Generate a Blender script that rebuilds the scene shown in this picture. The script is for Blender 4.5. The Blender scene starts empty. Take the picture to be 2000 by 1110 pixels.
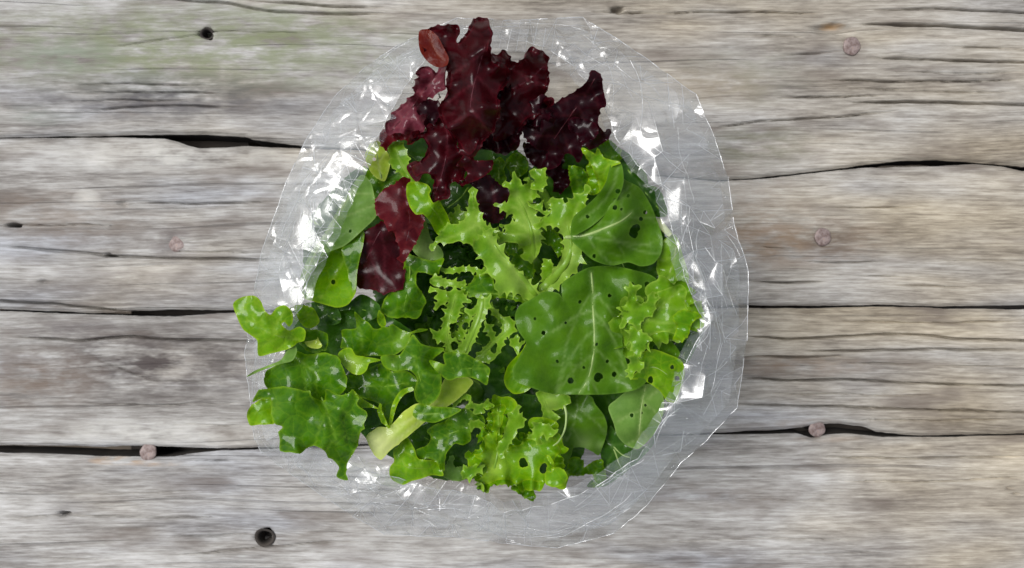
import bpy, bmesh, math, random
import numpy as np
from mathutils import Vector, noise, geometry, Matrix

# ------------------------------------------------------------------ camera, sky, sun, exposure
scene = bpy.context.scene
COL = scene.collection
H = 0.40            # camera height above the table (m)
W0 = 0.50           # width of table seen in the frame (m)
cam_data = bpy.data.cameras.new("camera")
cam_data.sensor_fit = 'HORIZONTAL'
cam_data.sensor_width = 36.0
cam_data.lens = 36.0 * H / W0
cam_data.clip_start = 0.01
cam_data.clip_end = 50.0
cam_data.dof.use_dof = True
cam_data.dof.focus_distance = 0.272
cam_data.dof.aperture_fstop = 30.0
cam = bpy.data.objects.new("camera", cam_data)
COL.objects.link(cam)
cam.location = (0, 0, H)
cam.rotation_euler = (0, 0, 0)
scene.camera = cam

SUN_EL, SUN_AZ = 61.0, 158.0      # azimuth counted from +x towards +y
world = bpy.data.worlds.new("World")
scene.world = world
world.use_nodes = True
wn, wl = world.node_tree.nodes, world.node_tree.links
wn.clear()
sky = wn.new("ShaderNodeTexSky")
sky.sky_type = 'NISHITA'
sky.sun_disc = False
sky.sun_elevation = math.radians(SUN_EL)
sky.sun_rotation = math.radians(90 - SUN_AZ)
sky.dust_density = 1.6
sky.air_density = 1.0
hs = wn.new("ShaderNodeHueSaturation")
hs.inputs["Saturation"].default_value = 0.38
bg = wn.new("ShaderNodeBackground")
bg.inputs["Strength"].default_value = 0.070
wo = wn.new("ShaderNodeOutputWorld")
wl.new(sky.outputs[0], hs.inputs["Color"])
wl.new(hs.outputs[0], bg.inputs["Color"])
wl.new(bg.outputs[0], wo.inputs["Surface"])

sun_data = bpy.data.lights.new("sun", 'SUN')
sun_data.energy = 2.3
sun_data.angle = math.radians(32)
sun_data.color = (1.0, 0.98, 0.955)
sun = bpy.data.objects.new("sun", sun_data)
COL.objects.link(sun)
_e, _a = math.radians(SUN_EL), math.radians(SUN_AZ)
sdir = Vector((math.cos(_e) * math.cos(_a), math.cos(_e) * math.sin(_a), math.sin(_e)))
sun.rotation_euler = sdir.to_track_quat('Z', 'Y').to_euler()
sun.location = sdir * 3

scene.view_settings.view_transform = 'Standard'
scene.view_settings.look = 'None'
scene.view_settings.exposure = 0.74
scene.view_settings.gamma = 1.0
scene.view_settings.use_curve_mapping = False
scene.render.engine = 'CYCLES'
cy = scene.cycles
cy.use_denoising = True
cy.use_adaptive_sampling = True
cy.adaptive_threshold = 0.025
cy.max_bounces = 8
cy.transparent_max_bounces = 14
cy.diffuse_bounces = 3
cy.glossy_bounces = 2
cy.transmission_bounces = 4
cy.caustics_reflective = False
cy.caustics_refractive = False
cy.sample_clamp_indirect = 6.0

# ------------------------------------------------------------------ helpers
K = W0 / 2000.0      # metres per photograph pixel on the table

def P(px, py, zmm=0.0):
    """photograph position at a height (mm) above the table -> world point"""
    z = zmm * 0.001
    f = (H - z) / H
    return ((px - 1000.0) * K * f, -(py - 555.0) * K * f, z)

REG = {1: (680, 20, 2.5232), 2: (560, 260, 2.921), 3: (960, 260, 2.921), 4: (440, 560, 2.775),
       5: (900, 540, 2.4125), 6: (460, 780, 2.0), 7: (1080, 20, 2.5225), 0: (0, 0, 1.0)}

def rp(reg, pts):
    ox, oy, s = REG[reg]
    return [(ox + p[0] / s, oy + p[1] / s) for p in pts]

def tag(o, label=None, cat=None, group=None, kind=None):
    if label: o["label"] = label
    if cat: o["category"] = cat
    if group: o["group"] = group
    if kind: o["kind"] = kind
    return o

def link(name, mesh, parent=None):
    o = bpy.data.objects.new(name, mesh)
    COL.objects.link(o)
    if parent is not None:
        o.parent = parent
    return o

def mesh_from(name, verts, faces, mats, smooth=True):
    me = bpy.data.meshes.new(name)
    me.from_pydata([tuple(v) for v in verts], [], [tuple(f) for f in faces])
    for m in mats:
        me.materials.append(m)
    if smooth:
        me.polygons.foreach_set("use_smooth", [True] * len(me.polygons))
    me.update()
    return me

def fattr(me, name, vals):
    a = me.attributes.new(name, 'FLOAT', 'POINT')
    a.data.foreach_set("value", np.asarray(vals, dtype=np.float32))

class NT:
    """tiny node-tree builder"""
    def __init__(self, name):
        self.m = bpy.data.materials.new(name)
        self.m.use_nodes = True
        self.t = self.m.node_tree
        self.t.nodes.clear()
        self.out = self.t.nodes.new("ShaderNodeOutputMaterial")
    def n(self, kind, **kw):
        nd = self.t.nodes.new(kind)
        for k, v in kw.items():
            if k.startswith("i_"):
                key = k[2:].replace("__", " ")
                self.put(nd, key, v)
            else:
                setattr(nd, k, v)
        return nd
    def put(self, nd, key, v):
        sock = nd.inputs[int(key)] if key.isdigit() else nd.inputs[key]
        if isinstance(v, bpy.types.NodeSocket):
            self.t.links.new(v, sock)
        elif hasattr(v, "outputs"):
            self.t.links.new(v.outputs[0], sock)
        else:
            sock.default_value = v
    def math(self, op, a, b=None, c=None, clamp=False):
        nd = self.t.nodes.new("ShaderNodeMath"); nd.operation = op; nd.use_clamp = clamp
        for i, v in enumerate((a, b, c)):
            if v is not None: self.put(nd, str(i), v)
        return nd.outputs[0]
    def mix(self, fac, a, b, mode='MIX'):
        nd = self.t.nodes.new("ShaderNodeMix"); nd.data_type = 'RGBA'; nd.blend_type = mode
        nd.clamp_factor = True
        for s, v in ((nd.inputs[0], fac), (nd.inputs[6], a), (nd.inputs[7], b)):
            if isinstance(v, bpy.types.NodeSocket): self.t.links.new(v, s)
            elif hasattr(v, "outputs"): self.t.links.new(v.outputs[0], s)
            else: s.default_value = v if not isinstance(v, tuple) or len(v) == 4 else (*v, 1.0)
        return nd.outputs[2]
    def ramp(self, fac, stops, interp='LINEAR'):
        nd = self.t.nodes.new("ShaderNodeValToRGB"); cr = nd.color_ramp; cr.interpolation = interp
        while len(cr.elements) < len(stops): cr.elements.new(0.5)
        for e, (p, c) in zip(cr.elements, stops):
            e.position = p
            e.color = (c, c, c, 1) if isinstance(c, (int, float)) else (*c, 1)
        self.put(nd, "0", fac)
        return nd.outputs[0]
    def noise(self, vec, scale=1.0, detail=4.0, rough=0.55, dist=0.0):
        nd = self.n("ShaderNodeTexNoise", i_Scale=scale, i_Detail=detail, i_Roughness=rough, i_Distortion=dist)
        self.put(nd, "Vector", vec)
        return nd.outputs[0]
    def mapping(self, vec, scale=(1, 1, 1), loc=(0, 0, 0), rot=(0, 0, 0)):
        nd = self.n("ShaderNodeMapping")
        self.put(nd, "Vector", vec)
        nd.inputs["Scale"].default_value = scale
        nd.inputs["Location"].default_value = loc
        nd.inputs["Rotation"].default_value = rot
        return nd.outputs[0]
    def attr(self, name):
        return self.n("ShaderNodeAttribute", attribute_name=name).outputs["Fac"]
    def surface(self, sh):
        self.put(self.out, "Surface", sh)
        return self.m

# ------------------------------------------------------------------ wood
def wood_material(name, off, warm, bright, algae=()):
    t = NT(name)
    co = t.n("ShaderNodeTexCoord").outputs["Object"]
    # grain wanders a little
    wob = t.noise(t.mapping(co, (5, 14, 1), (off, off * .7, 0)), 1, 2)
    wv = t.n("ShaderNodeCombineXYZ")
    t.put(wv, "1", t.math('MULTIPLY', t.math('SUBTRACT', wob, 0.5), 0.014))
    add = t.n("ShaderNodeVectorMath", operation='ADD')
    t.put(add, "0", co); t.put(add, "1", wv)
    g = add.outputs[0]
    fine = t.noise(t.mapping(g, (44, 1300, 1), (off, 0, 0)), 1, 3, 0.65)
    med = t.noise(t.mapping(g, (9, 190, 1), (off, 3, 0)), 1, 3, 0.6)
    wide = t.noise(t.mapping(g, (6, 62, 1), (off, 7, 0)), 1, 3, 0.6)
    blot = t.noise(t.mapping(co, (14, 34, 1), (off, 11, 0)), 1, 4, 0.62)
    speck = t.noise(t.mapping(co, (85, 640, 1), (off, 5, 0)), 1, 3, 0.65)
    v = t.math('ADD', t.math('MULTIPLY', fine, 0.30), t.math('MULTIPLY', med, 0.26))
    v = t.math('ADD', v, t.math('MULTIPLY', wide, 0.32))
    v = t.math('ADD', v, t.math('MULTIPLY', blot, 0.34))
    v = t.math('SUBTRACT', v, 0.115)
    v = t.math('ADD', v, t.math('MULTIPLY', t.math('SUBTRACT', speck, 0.5), 0.40))
    b = bright * 0.90
    colr = t.ramp(v, [(0.28, (0.10 * b, 0.092 * b, 0.086 * b)), (0.41, (0.22 * b, 0.205 * b, 0.190 * b)),
                      (0.51, (0.34 * b, 0.327 * b, 0.308 * b)), (0.60, (0.46 * b, 0.45 * b, 0.435 * b)), (0.72, (0.60 * b, 0.597 * b, 0.59 * b))])
    # warm patches, more of them towards +x
    sx = t.n("ShaderNodeSeparateXYZ"); t.put(sx, "0", co)
    wn_ = t.noise(t.mapping(co, (7, 20, 1), (off, 21, 0)), 1, 2, 0.6)
    wfac = t.math('ADD', t.math('MULTIPLY', sx.outputs[0], 1.6), t.math('MULTIPLY', t.math('SUBTRACT', wn_, 0.5), 3.2))
    wfac = t.math('ADD', wfac, warm, clamp=True)
    colr = t.mix(t.math('MULTIPLY', wfac, 0.85), colr, t.mix(1.0, colr, (1.04, 0.92, 0.71), 'MULTIPLY'))
    cn = t.noise(t.mapping(co, (9, 40, 1), (off, 31, 0)), 1, 2, 0.5)
    colr = t.mix(t.ramp(cn, [(0.52, 0.0), (0.70, 0.8)]), colr, t.mix(1.0, colr, (0.90, 0.95, 1.06), 'MULTIPLY'))
    # dark stains
    dn = t.noise(t.mapping(co, (16, 60, 1), (off, 41, 0)), 1, 3, 0.6)
    colr = t.mix(t.ramp(dn, [(0.54, 0.0), (0.68, 0.65)]), colr, (0.115, 0.092, 0.078))
    # thin drying lines along the grain
    ln = t.noise(t.mapping(g, (3.2, 420, 1), (off, 51, 0)), 1, 2, 0.5)
    lines = t.ramp(ln, [(0.30, 1.0), (0.34, 0.0)])
    colr = t.mix(t.math('MULTIPLY', lines, 0.40), colr, (0.06, 0.052, 0.048))
    an = t.noise(t.mapping(co, (60, 170, 1), (off, 61, 0)), 1, 3, 0.65)
    for (ax, ay, rx, ry, c, strength) in algae:
        wx, wy, _ = P(ax, ay)
        q = t.mapping(co, (1 / (rx * K), 1 / (ry * K), 0), (-wx / (rx * K), -wy / (ry * K), 0))
        ln_ = t.n("ShaderNodeVectorMath", operation='LENGTH'); t.put(ln_, "0", q)
        m_ = t.math('SUBTRACT', 1.0, ln_.outputs["Value"], clamp=True)
        m_ = t.math('MULTIPLY', t.math('POWER', m_, 0.6), t.ramp(an, [(0.36, 0.0), (0.60, 1.0)]))
        colr = t.mix(t.math('MULTIPLY', m_, strength), colr, c)
    bmp = t.n("ShaderNodeBump", i_Strength=0.8, i_Distance=0.0012)
    hgt = t.math('ADD', t.math('MULTIPLY', fine, 0.5), t.math('MULTIPLY', med, 0.7))
    hgt = t.math('SUBTRACT', hgt, t.math('MULTIPLY', lines, 0.5))
    t.put(bmp, "Height", hgt)
    bs = t.n("ShaderNodeBsdfPrincipled", i_Roughness=0.78)
    bs.inputs["Specular IOR Level"].default_value = 0.25
    t.put(bs, "Base Color", colr); t.put(bs, "Normal", bmp)
    return t.surface(bs)

def curve(pts):
    xs = [p[0] for p in pts]; ys = [p[1] for p in pts]
    return lambda x: np.interp(x, xs, ys)

A_LO = [(-2600, 268), (0, 268), (180, 265), (250, 263), (340, 262), (400, 262), (480, 267), (492, 272), (520, 276), (590, 285), (700, 290), (1400, 351), (1430, 350), (1500, 345), (1580, 336), (1650, 328), (1700, 320), (1760, 314), (1830, 312), (1900, 316), (2000, 325), (4600, 330)]
B_UP = [(-2600, 270), (0, 270), (180, 268), (270, 268), (320, 270), (345, 276), (365, 284), (390, 289), (440, 287), (480, 285), (590, 289), (700, 293), (1400, 354), (1430, 352), (1500, 348), (1580, 339), (1650, 331), (1700, 327), (1760, 325), (1830, 325), (1860, 322), (1900, 320), (1960, 325), (2000, 334), (4600, 336)]
B_LO = [(-2600, 602), (0, 604), (100, 608), (180, 612), (276, 608), (330, 605), (430, 606), (480, 606), (1460, 597), (1600, 598), (1750, 596), (1840, 599), (2000, 596), (4600, 596)]
C_UP = [(-2600, 606), (0, 608), (100, 612), (200, 616), (280, 617), (340, 619), (420, 612), (480, 611), (1460, 602), (1600, 602), (1750, 599), (1850, 603), (2000, 605), (4600, 604)]
C_LO = [(-2600, 872), (0, 871), (100, 871), (200, 874), (280, 872), (350, 874), (420, 878), (490, 876), (1390, 847), (1500, 842), (1570, 836), (1600, 830), (1640, 828), (1690, 835), (1715, 846), (1800, 852), (2000, 848), (4600, 850)]
D_UP = [(-2600, 885), (0, 886), (100, 889), (170, 892), (250, 894), (340, 893), (370, 888), (430, 882), (490, 880), (1390, 851), (1500, 850), (1560, 848), (1590, 857), (1620, 851), (1660, 848), (1700, 853), (1730, 855), (1800, 856), (2000, 852), (4600, 856)]

CR = [  # cracks in the boards: points, width px, depth mm
 ([(1150, 24), (1300, 26), (1444, 23), (1610, 27)], 3, 4), ([(1697, 20), (1840, 16), (2000, 25), (2300, 28)], 4, 4),
 ([(1682, 47), (1840, 49), (2000, 59), (2300, 62)], 6, 5), ([(1697, 112), (1850, 117), (2000, 121), (2300, 124)], 4, 4),
 ([(1606, 155), (1770, 160), (2000, 155)], 3.5, 3), ([(1516, 191), (1640, 188), (1733, 187)], 3, 3),
 ([(1660, 200), (1830, 199), (2000, 204), (2400, 206)], 5, 4), ([(1383, 250), (1480, 238), (1624, 229), (1758, 216)], 3.5, 3),
 ([(1515, 108), (1600, 104), (1645, 98)], 3, 3), ([(1430, 70), (1580, 72)], 2.5, 2), ([(1850, 90), (2000, 96)], 3, 3),
 ([(1740, 140), (1900, 143), (2000, 140)], 2.5, 2), ([(1650, 172), (1800, 176)], 2.5, 2), ([(1780, 178), (2000, 180)], 2.5, 2),
 ([(300, -6), (450, 8), (540, 24), (660, 28), (760, 26)], 5, 3), ([(480, 0), (640, 12), (760, 16)], 4, 3), ([(200, 95), (420, 62), (640, 66)], 2, 1.5),
 ([(140, 166), (260, 164), (420, 168)], 3, 2), ([(120, 182), (330, 180), (470, 184)], 3, 2), ([(150, 220), (300, 206), (480, 210)], 3.5, 2),
 ([(90, 200), (220, 196), (400, 197)], 2.5, 2),
 ([(1568, 511), (1650, 513), (1737, 512)], 3.5, 3), ([(1464, 550), (1540, 552), (1620, 551)], 4, 4), ([(1649, 541), (1785, 540)], 3, 2.5),
 ([(1607, 405), (1792, 405)], 2.5, 2), ([(1840, 510), (2000, 508)], 2, 2), ([(1460, 480), (1560, 488)], 2, 2), ([(1740, 556), (1900, 562)], 2.5, 2),
 ([(251, 394), (383, 398), (545, 394)], 3.5, 3), ([(0, 481), (107, 489), (208, 499), (306, 504), (502, 507), (560, 507)], 4.5, 4),
 ([(-60, 444), (14, 442), (45, 439), (140, 440), (250, 441)], 2.5, 2.5), ([(300, 489), (400, 492), (500, 494)], 2.5, 2),
 ([(-100, 584), (0, 588), (123, 596), (172, 601), (270, 609)], 4.5, 6),
 ([(31, 660), (153, 665), (260, 656), (337, 663), (478, 666), (560, 666)], 4.5, 4.5), ([(1458, 658), (1542, 663), (1640, 657), (1769, 653), (1866, 662), (2000, 666), (2200, 668)], 4.5, 5),
 ([(1575, 686), (1700, 685), (1802, 683), (2000, 684)], 4, 4), ([(1451, 696), (1560, 698), (1656, 696)], 4, 4), ([(1640, 710), (1800, 710)], 3, 3), ([(1820, 716), (2000, 714)], 2.5, 2),
 ([(1448, 738), (1520, 742), (1720, 744), (1880, 752), (2000, 752), (2300, 754)], 4.5, 5), ([(1440, 790), (1600, 794), (1800, 800), (2000, 806), (2200, 806)], 4, 4.5),
 ([(1500, 768), (1700, 772), (1850, 770)], 2.5, 2), ([(1640, 820), (1820, 822), (2000, 818)], 2.5, 2.5), ([(1640, 628), (1820, 632), (2000, 627)], 2.5, 2.5),
 ([(332, 829), (484, 831)], 2.5, 2), ([(150, 789), (332, 792), (480, 786)], 2.5, 2), ([(0, 711), (110, 715)], 2.5, 2), ([(180, 700), (300, 745), (470, 748)], 2, 1.5),
 ([(1600, 894), (1800, 896), (2000, 892)], 3.5, 3.5), ([(1620, 940), (1800, 942), (2000, 932)], 2.5, 2.5), ([(0, 1014), (125, 1007), (332, 1012), (443, 1010)], 3, 2.5),
 ([(332, 1049), (430, 1046), (500, 1042)], 3.5, 3), ([(369, 900), (430, 901), (495, 898)], 3.5, 3), ([(332, 1088), (554, 1066), (700, 1058)], 4, 2.5), ([(60, 1090), (250, 1096)], 3, 2),
 ([(0, 962), (200, 966), (400, 960)], 2, 1.2), ([(1400, 975), (1650, 980)], 2, 1.2), ([(1250, 1060), (1500, 1050), (1700, 1056)], 2, 1.2), ([(1500, 1085), (1750, 1078)], 2, 1.2),
]
GOUGE = [  # sunken spots: x, y, rx, ry, depth mm
 (404, 66, 12, 11, 9), (517, 1050, 14, 15, 14), (125, 1005, 10, 6, 6), (28, 440, 14, 5, 8), (211, 499, 8, 5, 6),
 (1207, 20, 12, 7, 7), (1630, 56, 42, 12, 3.5), (85, 550, 9, 5, 2), (240, 398, 9, 6, 2), (1664, 90, 20, 20, 0.9), (343, 475, 19, 19, 1.0), (1607, 463, 20, 20, 1.2),
 (1985, 965, 5, 3, 3), (1972, 954, 4, 3, 3),
]

def seg_dist(px, py, pts):
    """distance from arrays of points to a polyline"""
    best = np.full(px.shape, 1e9)
    for (x0, y0), (x1, y1) in zip(pts[:-1], pts[1:]):
        dx, dy = x1 - x0, y1 - y0
        L2 = dx * dx + dy * dy + 1e-9
        tt = np.clip(((px - x0) * dx + (py - y0) * dy) / L2, 0, 1)
        best = np.minimum(best, np.hypot(px - x0 - tt * dx, py - y0 - tt * dy))
    return best

td = NT("wood_edge_gap_shade")  # near-black brown: shade inside board gaps and nail holes, put into the colour
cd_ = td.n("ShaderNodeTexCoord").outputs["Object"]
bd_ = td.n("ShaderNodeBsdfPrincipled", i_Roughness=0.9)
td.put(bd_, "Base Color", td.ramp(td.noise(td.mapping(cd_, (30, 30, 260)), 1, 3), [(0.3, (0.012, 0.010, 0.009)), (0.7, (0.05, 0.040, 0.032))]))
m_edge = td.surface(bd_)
table = bpy.data.objects.new("tabletop", None)
COL.objects.link(table)
tag(table, "weathered grey tabletop of wide nailed boards under the salad bag", "table", kind="structure")
PLANKS = []

def make_plank(up, lo, mat, seed, thick=19.0, full=True):
    rng = random.Random(seed)
    if full:
        xs = np.concatenate([np.arange(-1500, -100, 60), np.arange(-100, 2101, 6.0), np.arange(2160, 3600, 60)])
    else:
        xs = np.arange(-1500, 3600, 60.0)
    yu, yl = up(xs), lo(xs)
    if full:   # ragged saw-worn edges
        e1 = np.array([noise.noise((x * 0.02, seed * 3.1, 0)) * 1.6 + noise.noise((x * 0.09, seed, 4)) * 0.9 for x in xs])
        yu = yu + np.clip(e1, -0.5, 3); yl = yl - np.clip(e1[::-1], -0.5, 3)
    hmax = float(np.max(yl - yu))
    nv = int(hmax / 1.7) if full else 24
    vv = np.linspace(0, 1, nv)
    X = np.repeat(xs[:, None], nv, 1)
    Y = yu[:, None] + (yl - yu)[:, None] * vv[None, :]
    Z = np.zeros_like(X)
    de = np.minimum(Y - yu[:, None], yl[:, None] - Y)
    Z -= 1.6 * np.exp(-(de / 4.0) ** 2)                      # worn arris
    Z += 0.5 * np.sin(X * 0.0021 + seed) * np.sin((Y - yu[:, None]) / hmax * 3.1)
    for pts, w, dep in CR:
        m = (Y > min(p[1] for p in pts) - 18) & (Y < max(p[1] for p in pts) + 18) & (X > pts[0][0] - 60) & (X < pts[-1][0] + 60)
        if not m.any(): continue
        if not full: continue
        fx, fy = X[m], Y[m]
        wob = np.array([noise.noise((a * 0.015, b * 0.01 + seed, 2.0)) for a, b in zip(fx, fy)]) * 2.5
        d = seg_dist(fx, fy + wob, pts)
        x0, x1 = pts[0][0], pts[-1][0]
        tap = np.clip(np.minimum(fx - x0, x1 - fx) / 70.0, 0, 1) ** 0.6
        wm = w * (0.55 + 0.75 * np.array([0.5 + 0.5 * noise.noise((a * 0.02, dep + w, 9.0)) for a in fx])) * np.maximum(tap, 0.15)
        Z[m] -= dep * 1.25 * tap * np.exp(-(d / (0.52 * wm)) ** 4)
    for gx, gy, rx, ry, dep in GOUGE:
        m = (np.abs(X - gx) < rx * 2.2) & (np.abs(Y - gy) < ry * 2.2)
        if not m.any() or not full: continue
        r = np.hypot((X[m] - gx) / rx, (Y[m] - gy) / ry)
        r = r * (1 + 0.18 * np.sin(3 * np.arctan2(Y[m] - gy, X[m] - gx) + gx))
        Z[m] -= dep * np.exp(-(r / 0.85) ** 4)
    n, m_ = X.shape
    V = np.empty((n, m_ + 4, 3))
    X = np.concatenate([X[:, :1], X, X[:, -1:]], 1); Y = np.concatenate([Y[:, :1], Y, Y[:, -1:]], 1); Z = np.concatenate([Z[:, :1] - 1.2, Z, Z[:, -1:] - 1.2], 1)
    V[:, 1:-1, 0] = (X - 1000) * K; V[:, 1:-1, 1] = -(Y - 555) * K; V[:, 1:-1, 2] = Z * 0.001
    V[:, 0] = V[:, 1]; V[:, -1] = V[:, -2]
    V[:, 0, 2] = -thick * 0.001; V[:, -1, 2] = -thick * 0.001
    nn = m_ + 4
    idx = np.arange(n * nn).reshape(n, nn)
    F = np.stack([idx[:-1, :-1], idx[:-1, 1:], idx[1:, 1:], idx[1:, :-1]], -1).reshape(-1, 4)
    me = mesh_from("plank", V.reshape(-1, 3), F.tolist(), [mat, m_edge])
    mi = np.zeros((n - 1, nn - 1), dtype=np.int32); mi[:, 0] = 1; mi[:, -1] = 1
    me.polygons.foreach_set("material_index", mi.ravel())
    o = link("plank", me, table)
    PLANKS.append(o)
    return o

green1 = (0.175, 0.20, 0.105); green2 = (0.20, 0.235, 0.20); brown1 = (0.20, 0.135, 0.085); pale = (0.62, 0.61, 0.57)
wA = wood_material("wood_board_mossy", 1.3, 0.24, 0.97, [(360, 95, 520, 105, green1, 0.85), (120, 110, 130, 40, green2, 0.6), (80, 225, 90, 25, green2, 0.5),
     (1480, 285, 130, 48, (0.12, 0.12, 0.07), 0.7), (1395, 165, 130, 40, brown1, 0.55), (1450, 150, 150, 70, (0.2, 0.2, 0.15), 0.5), (310, 190, 340, 52, (0.09, 0.085, 0.09), 0.95), (560, 60, 150, 60, green1, 0.5),
     (1625, 50, 30, 7, (0.33, 0.20, 0.09), 0.9), (1664, 92, 34, 26, (0.13, 0.10, 0.08), 0.55)])
wB = wood_material("wood_board_nailed", 4.7, 0.20, 1.0, [(170, 390, 30, 22, pale, 0.95), (330, 305, 280, 40, pale, 0.55), (1520, 470, 240, 60, brown1, 0.75), (1620, 465, 60, 40, (0.07, 0.05, 0.04), 0.8), (345, 475, 60, 45, (0.12, 0.1, 0.1), 0.7), (1480, 430, 120, 110, brown1, 0.35), (230, 470, 180, 40, (0.12, 0.10, 0.09), 0.6), (120, 420, 200, 60, (0.17, 0.125, 0.09), 0.5), (300, 560, 260, 30, (0.12, 0.10, 0.09), 0.5)])
wC = wood_material("wood_board_split", 8.1, 0.18, 0.97, [(300, 710, 330, 90, (0.062, 0.050, 0.048), 1.0), (80, 740, 140, 70, (0.16, 0.115, 0.085), 0.6), (140, 640, 130, 26, (0.11, 0.095, 0.095), 0.6), (300, 845, 260, 30, pale, 0.55), (1560, 715, 170, 24, brown1, 0.5), (1580, 828, 70, 14, brown1, 0.6)])
wD = wood_material("wood_board_silvered", 12.9, -0.06, 1.05, [(230, 900, 60, 10, (0.40, 0.25, 0.13), 0.85), (300, 905, 60, 8, (0.34, 0.22, 0.12), 0.6), (1400, 970, 200, 30, (0.16, 0.13, 0.11), 0.55), (1620, 858, 80, 8, brown1, 0.5), (130, 1000, 60, 60, (0.2, 0.19, 0.19), 0.4)])
wE = wood_material("wood_board_outer", 17.3, 0.0, 1.0)
pA = make_plank(curve([(-2600, -66), (0, -62), (2000, -52), (4600, -50)]), curve(A_LO), wA, 1)
pB = make_plank(curve(B_UP), curve(B_LO), wB, 2)
pC = make_plank(curve(C_UP), curve(C_LO), wC, 3)
pD = make_plank(curve(D_UP), curve([(-2600, 1172), (0, 1176), (2000, 1180), (4600, 1180)]), wD, 4)
for k, (u, l) in enumerate([(-360, -72), (-640, -366), (1188, 1470), (1476, 1740)]):
    make_plank(curve([(-2600, u), (4600, u + 4)]), curve([(-2600, l), (4600, l + 4)]), wE, 10 + k, full=False)

# joists the boards are nailed to, and the earth under the table
def box_mesh(name, x0, x1, y0, y1, z0, z1, mat):
    v = [(x, y, z) for z in (z0, z1) for y in (y0, y1) for x in (x0, x1)]
    f = [(0, 2, 3, 1), (4, 5, 7, 6), (0, 1, 5, 4), (1, 3, 7, 5), (3, 2, 6, 7), (2, 0, 4, 6)]
    return mesh_from(name, v, f, [mat], smooth=False)
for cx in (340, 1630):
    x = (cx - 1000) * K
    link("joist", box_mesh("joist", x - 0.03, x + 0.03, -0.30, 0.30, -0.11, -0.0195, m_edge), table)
te = NT("earth")
ce = te.n("ShaderNodeTexCoord").outputs["Object"]
be = te.n("ShaderNodeBsdfPrincipled", i_Roughness=0.95)
te.put(be, "Base Color", te.ramp(te.noise(ce, 9, 6), [(0.3, (0.02, 0.016, 0.012)), (0.7, (0.07, 0.055, 0.04))]))
earth = te.surface(be)
gnd = link("ground", mesh_from("ground", [(-4, -4, -0.72), (4, -4, -0.72), (4, 4, -0.72), (-4, 4, -0.72)], [(0, 1, 2, 3)], [earth]))
tag(gnd, "bare dark earth below the gaps between boards", "ground", kind="structure")

# nails
def nail_material():
    t = NT("nail_steel_rusty")
    co = t.n("ShaderNodeTexCoord").outputs["Object"]
    nz = t.noise(co, 330, 5, 0.7)
    c = t.ramp(nz, [(0.30, (0.07, 0.040, 0.034)), (0.44, (0.15, 0.105, 0.095)), (0.58, (0.25, 0.20, 0.19)), (0.74, (0.27, 0.15, 0.085))])
    b = t.n("ShaderNodeBsdfPrincipled", i_Roughness=0.62, i_Metallic=0.15)
    bm_ = t.n("ShaderNodeBump", i_Strength=0.5, i_Distance=0.0006); t.put(bm_, "Height", nz)
    t.put(b, "Base Color", c); t.put(b, "Normal", bm_)
    return t.surface(b)
m_nail = nail_material()
def nail(px, py, r_px, z_mm, parent, sunk=False):
    prof = [(0.0, 0.16), (0.45, 0.18), (0.8, 0.14), (0.96, -0.05), (1.0, -0.35), (0.9, -0.9), (0.38, -1.4), (0.36, -22.0), (0.0, -24.0)]
    if sunk: prof = [(0.0, -0.4), (0.45, -0.3), (0.8, 0.1), (0.97, 0.05), (1.0, -0.25), (0.9, -0.9), (0.38, -1.4), (0.36, -22.0), (0.0, -24.0)]
    r = r_px * K; V = []; F = []; S = 24
    for i, (a, b) in enumerate(prof):
        for k in range(S):
            th = 2 * math.pi * k / S
            w = 1 + 0.05 * math.sin(2 * th + px) + 0.03 * math.sin(5 * th + py)
            V.append((a * r * w * math.cos(th), a * r * w * math.sin(th), b * 0.001))
    for i in range(len(prof) - 1):
        for k in range(S):
            F.append((i * S + k, (i + 1) * S + k, (i + 1) * S + (k + 1) % S, i * S + (k + 1) % S))
    o = link("nail", mesh_from("nail", V, F, [m_nail]), parent)
    x, y, _ = P(px, py); o.location = (x, y, z_mm * 0.001)
    o.rotation_euler = (math.radians((px * 7) % 7 - 3.5), math.radians((py * 3) % 7 - 3.5), 0)
nail(1664, 90, 18, 0.0, pA)
nail(343, 475, 17, -0.5, pB)
nail(1607, 463, 17, 0.2, pB)
nail(1597, 839, 16, -0.6, pC)
nail(288, 884, 17, -0.6, pD)
def nail_hole(px, py, r_px, parent):
    prof = [(1.12, -0.05), (1.0, 0.12), (0.86, -0.1), (0.74, -1.2), (0.66, -4.0), (0.60, -9.0), (0.0, -9.5)]
    r = r_px * K; V = []; F = []; S = 28
    for a, b in prof:
        for k in range(S):
            th_ = 2 * math.pi * k / S; w = 1 + 0.06 * math.sin(2 * th_ + px) + 0.05 * math.sin(3 * th_ + py)
            V.append((a * r * w * math.cos(th_), a * r * w * math.sin(th_), b * 0.001))
    for i in range(len(prof) - 1):
        for k in range(S): F.append((i * S + k, (i + 1) * S + k, (i + 1) * S + (k + 1) % S, i * S + (k + 1) % S))
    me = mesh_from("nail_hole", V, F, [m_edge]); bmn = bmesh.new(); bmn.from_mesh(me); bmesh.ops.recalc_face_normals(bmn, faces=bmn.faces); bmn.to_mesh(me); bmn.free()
    o = link("nail_hole", me, parent); x, y, _ = P(px, py); o.location = (x, y, 0.0001)
nail_hole(517, 1050, 17, pD)
nail_hole(404, 66, 11.5, pA)

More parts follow.
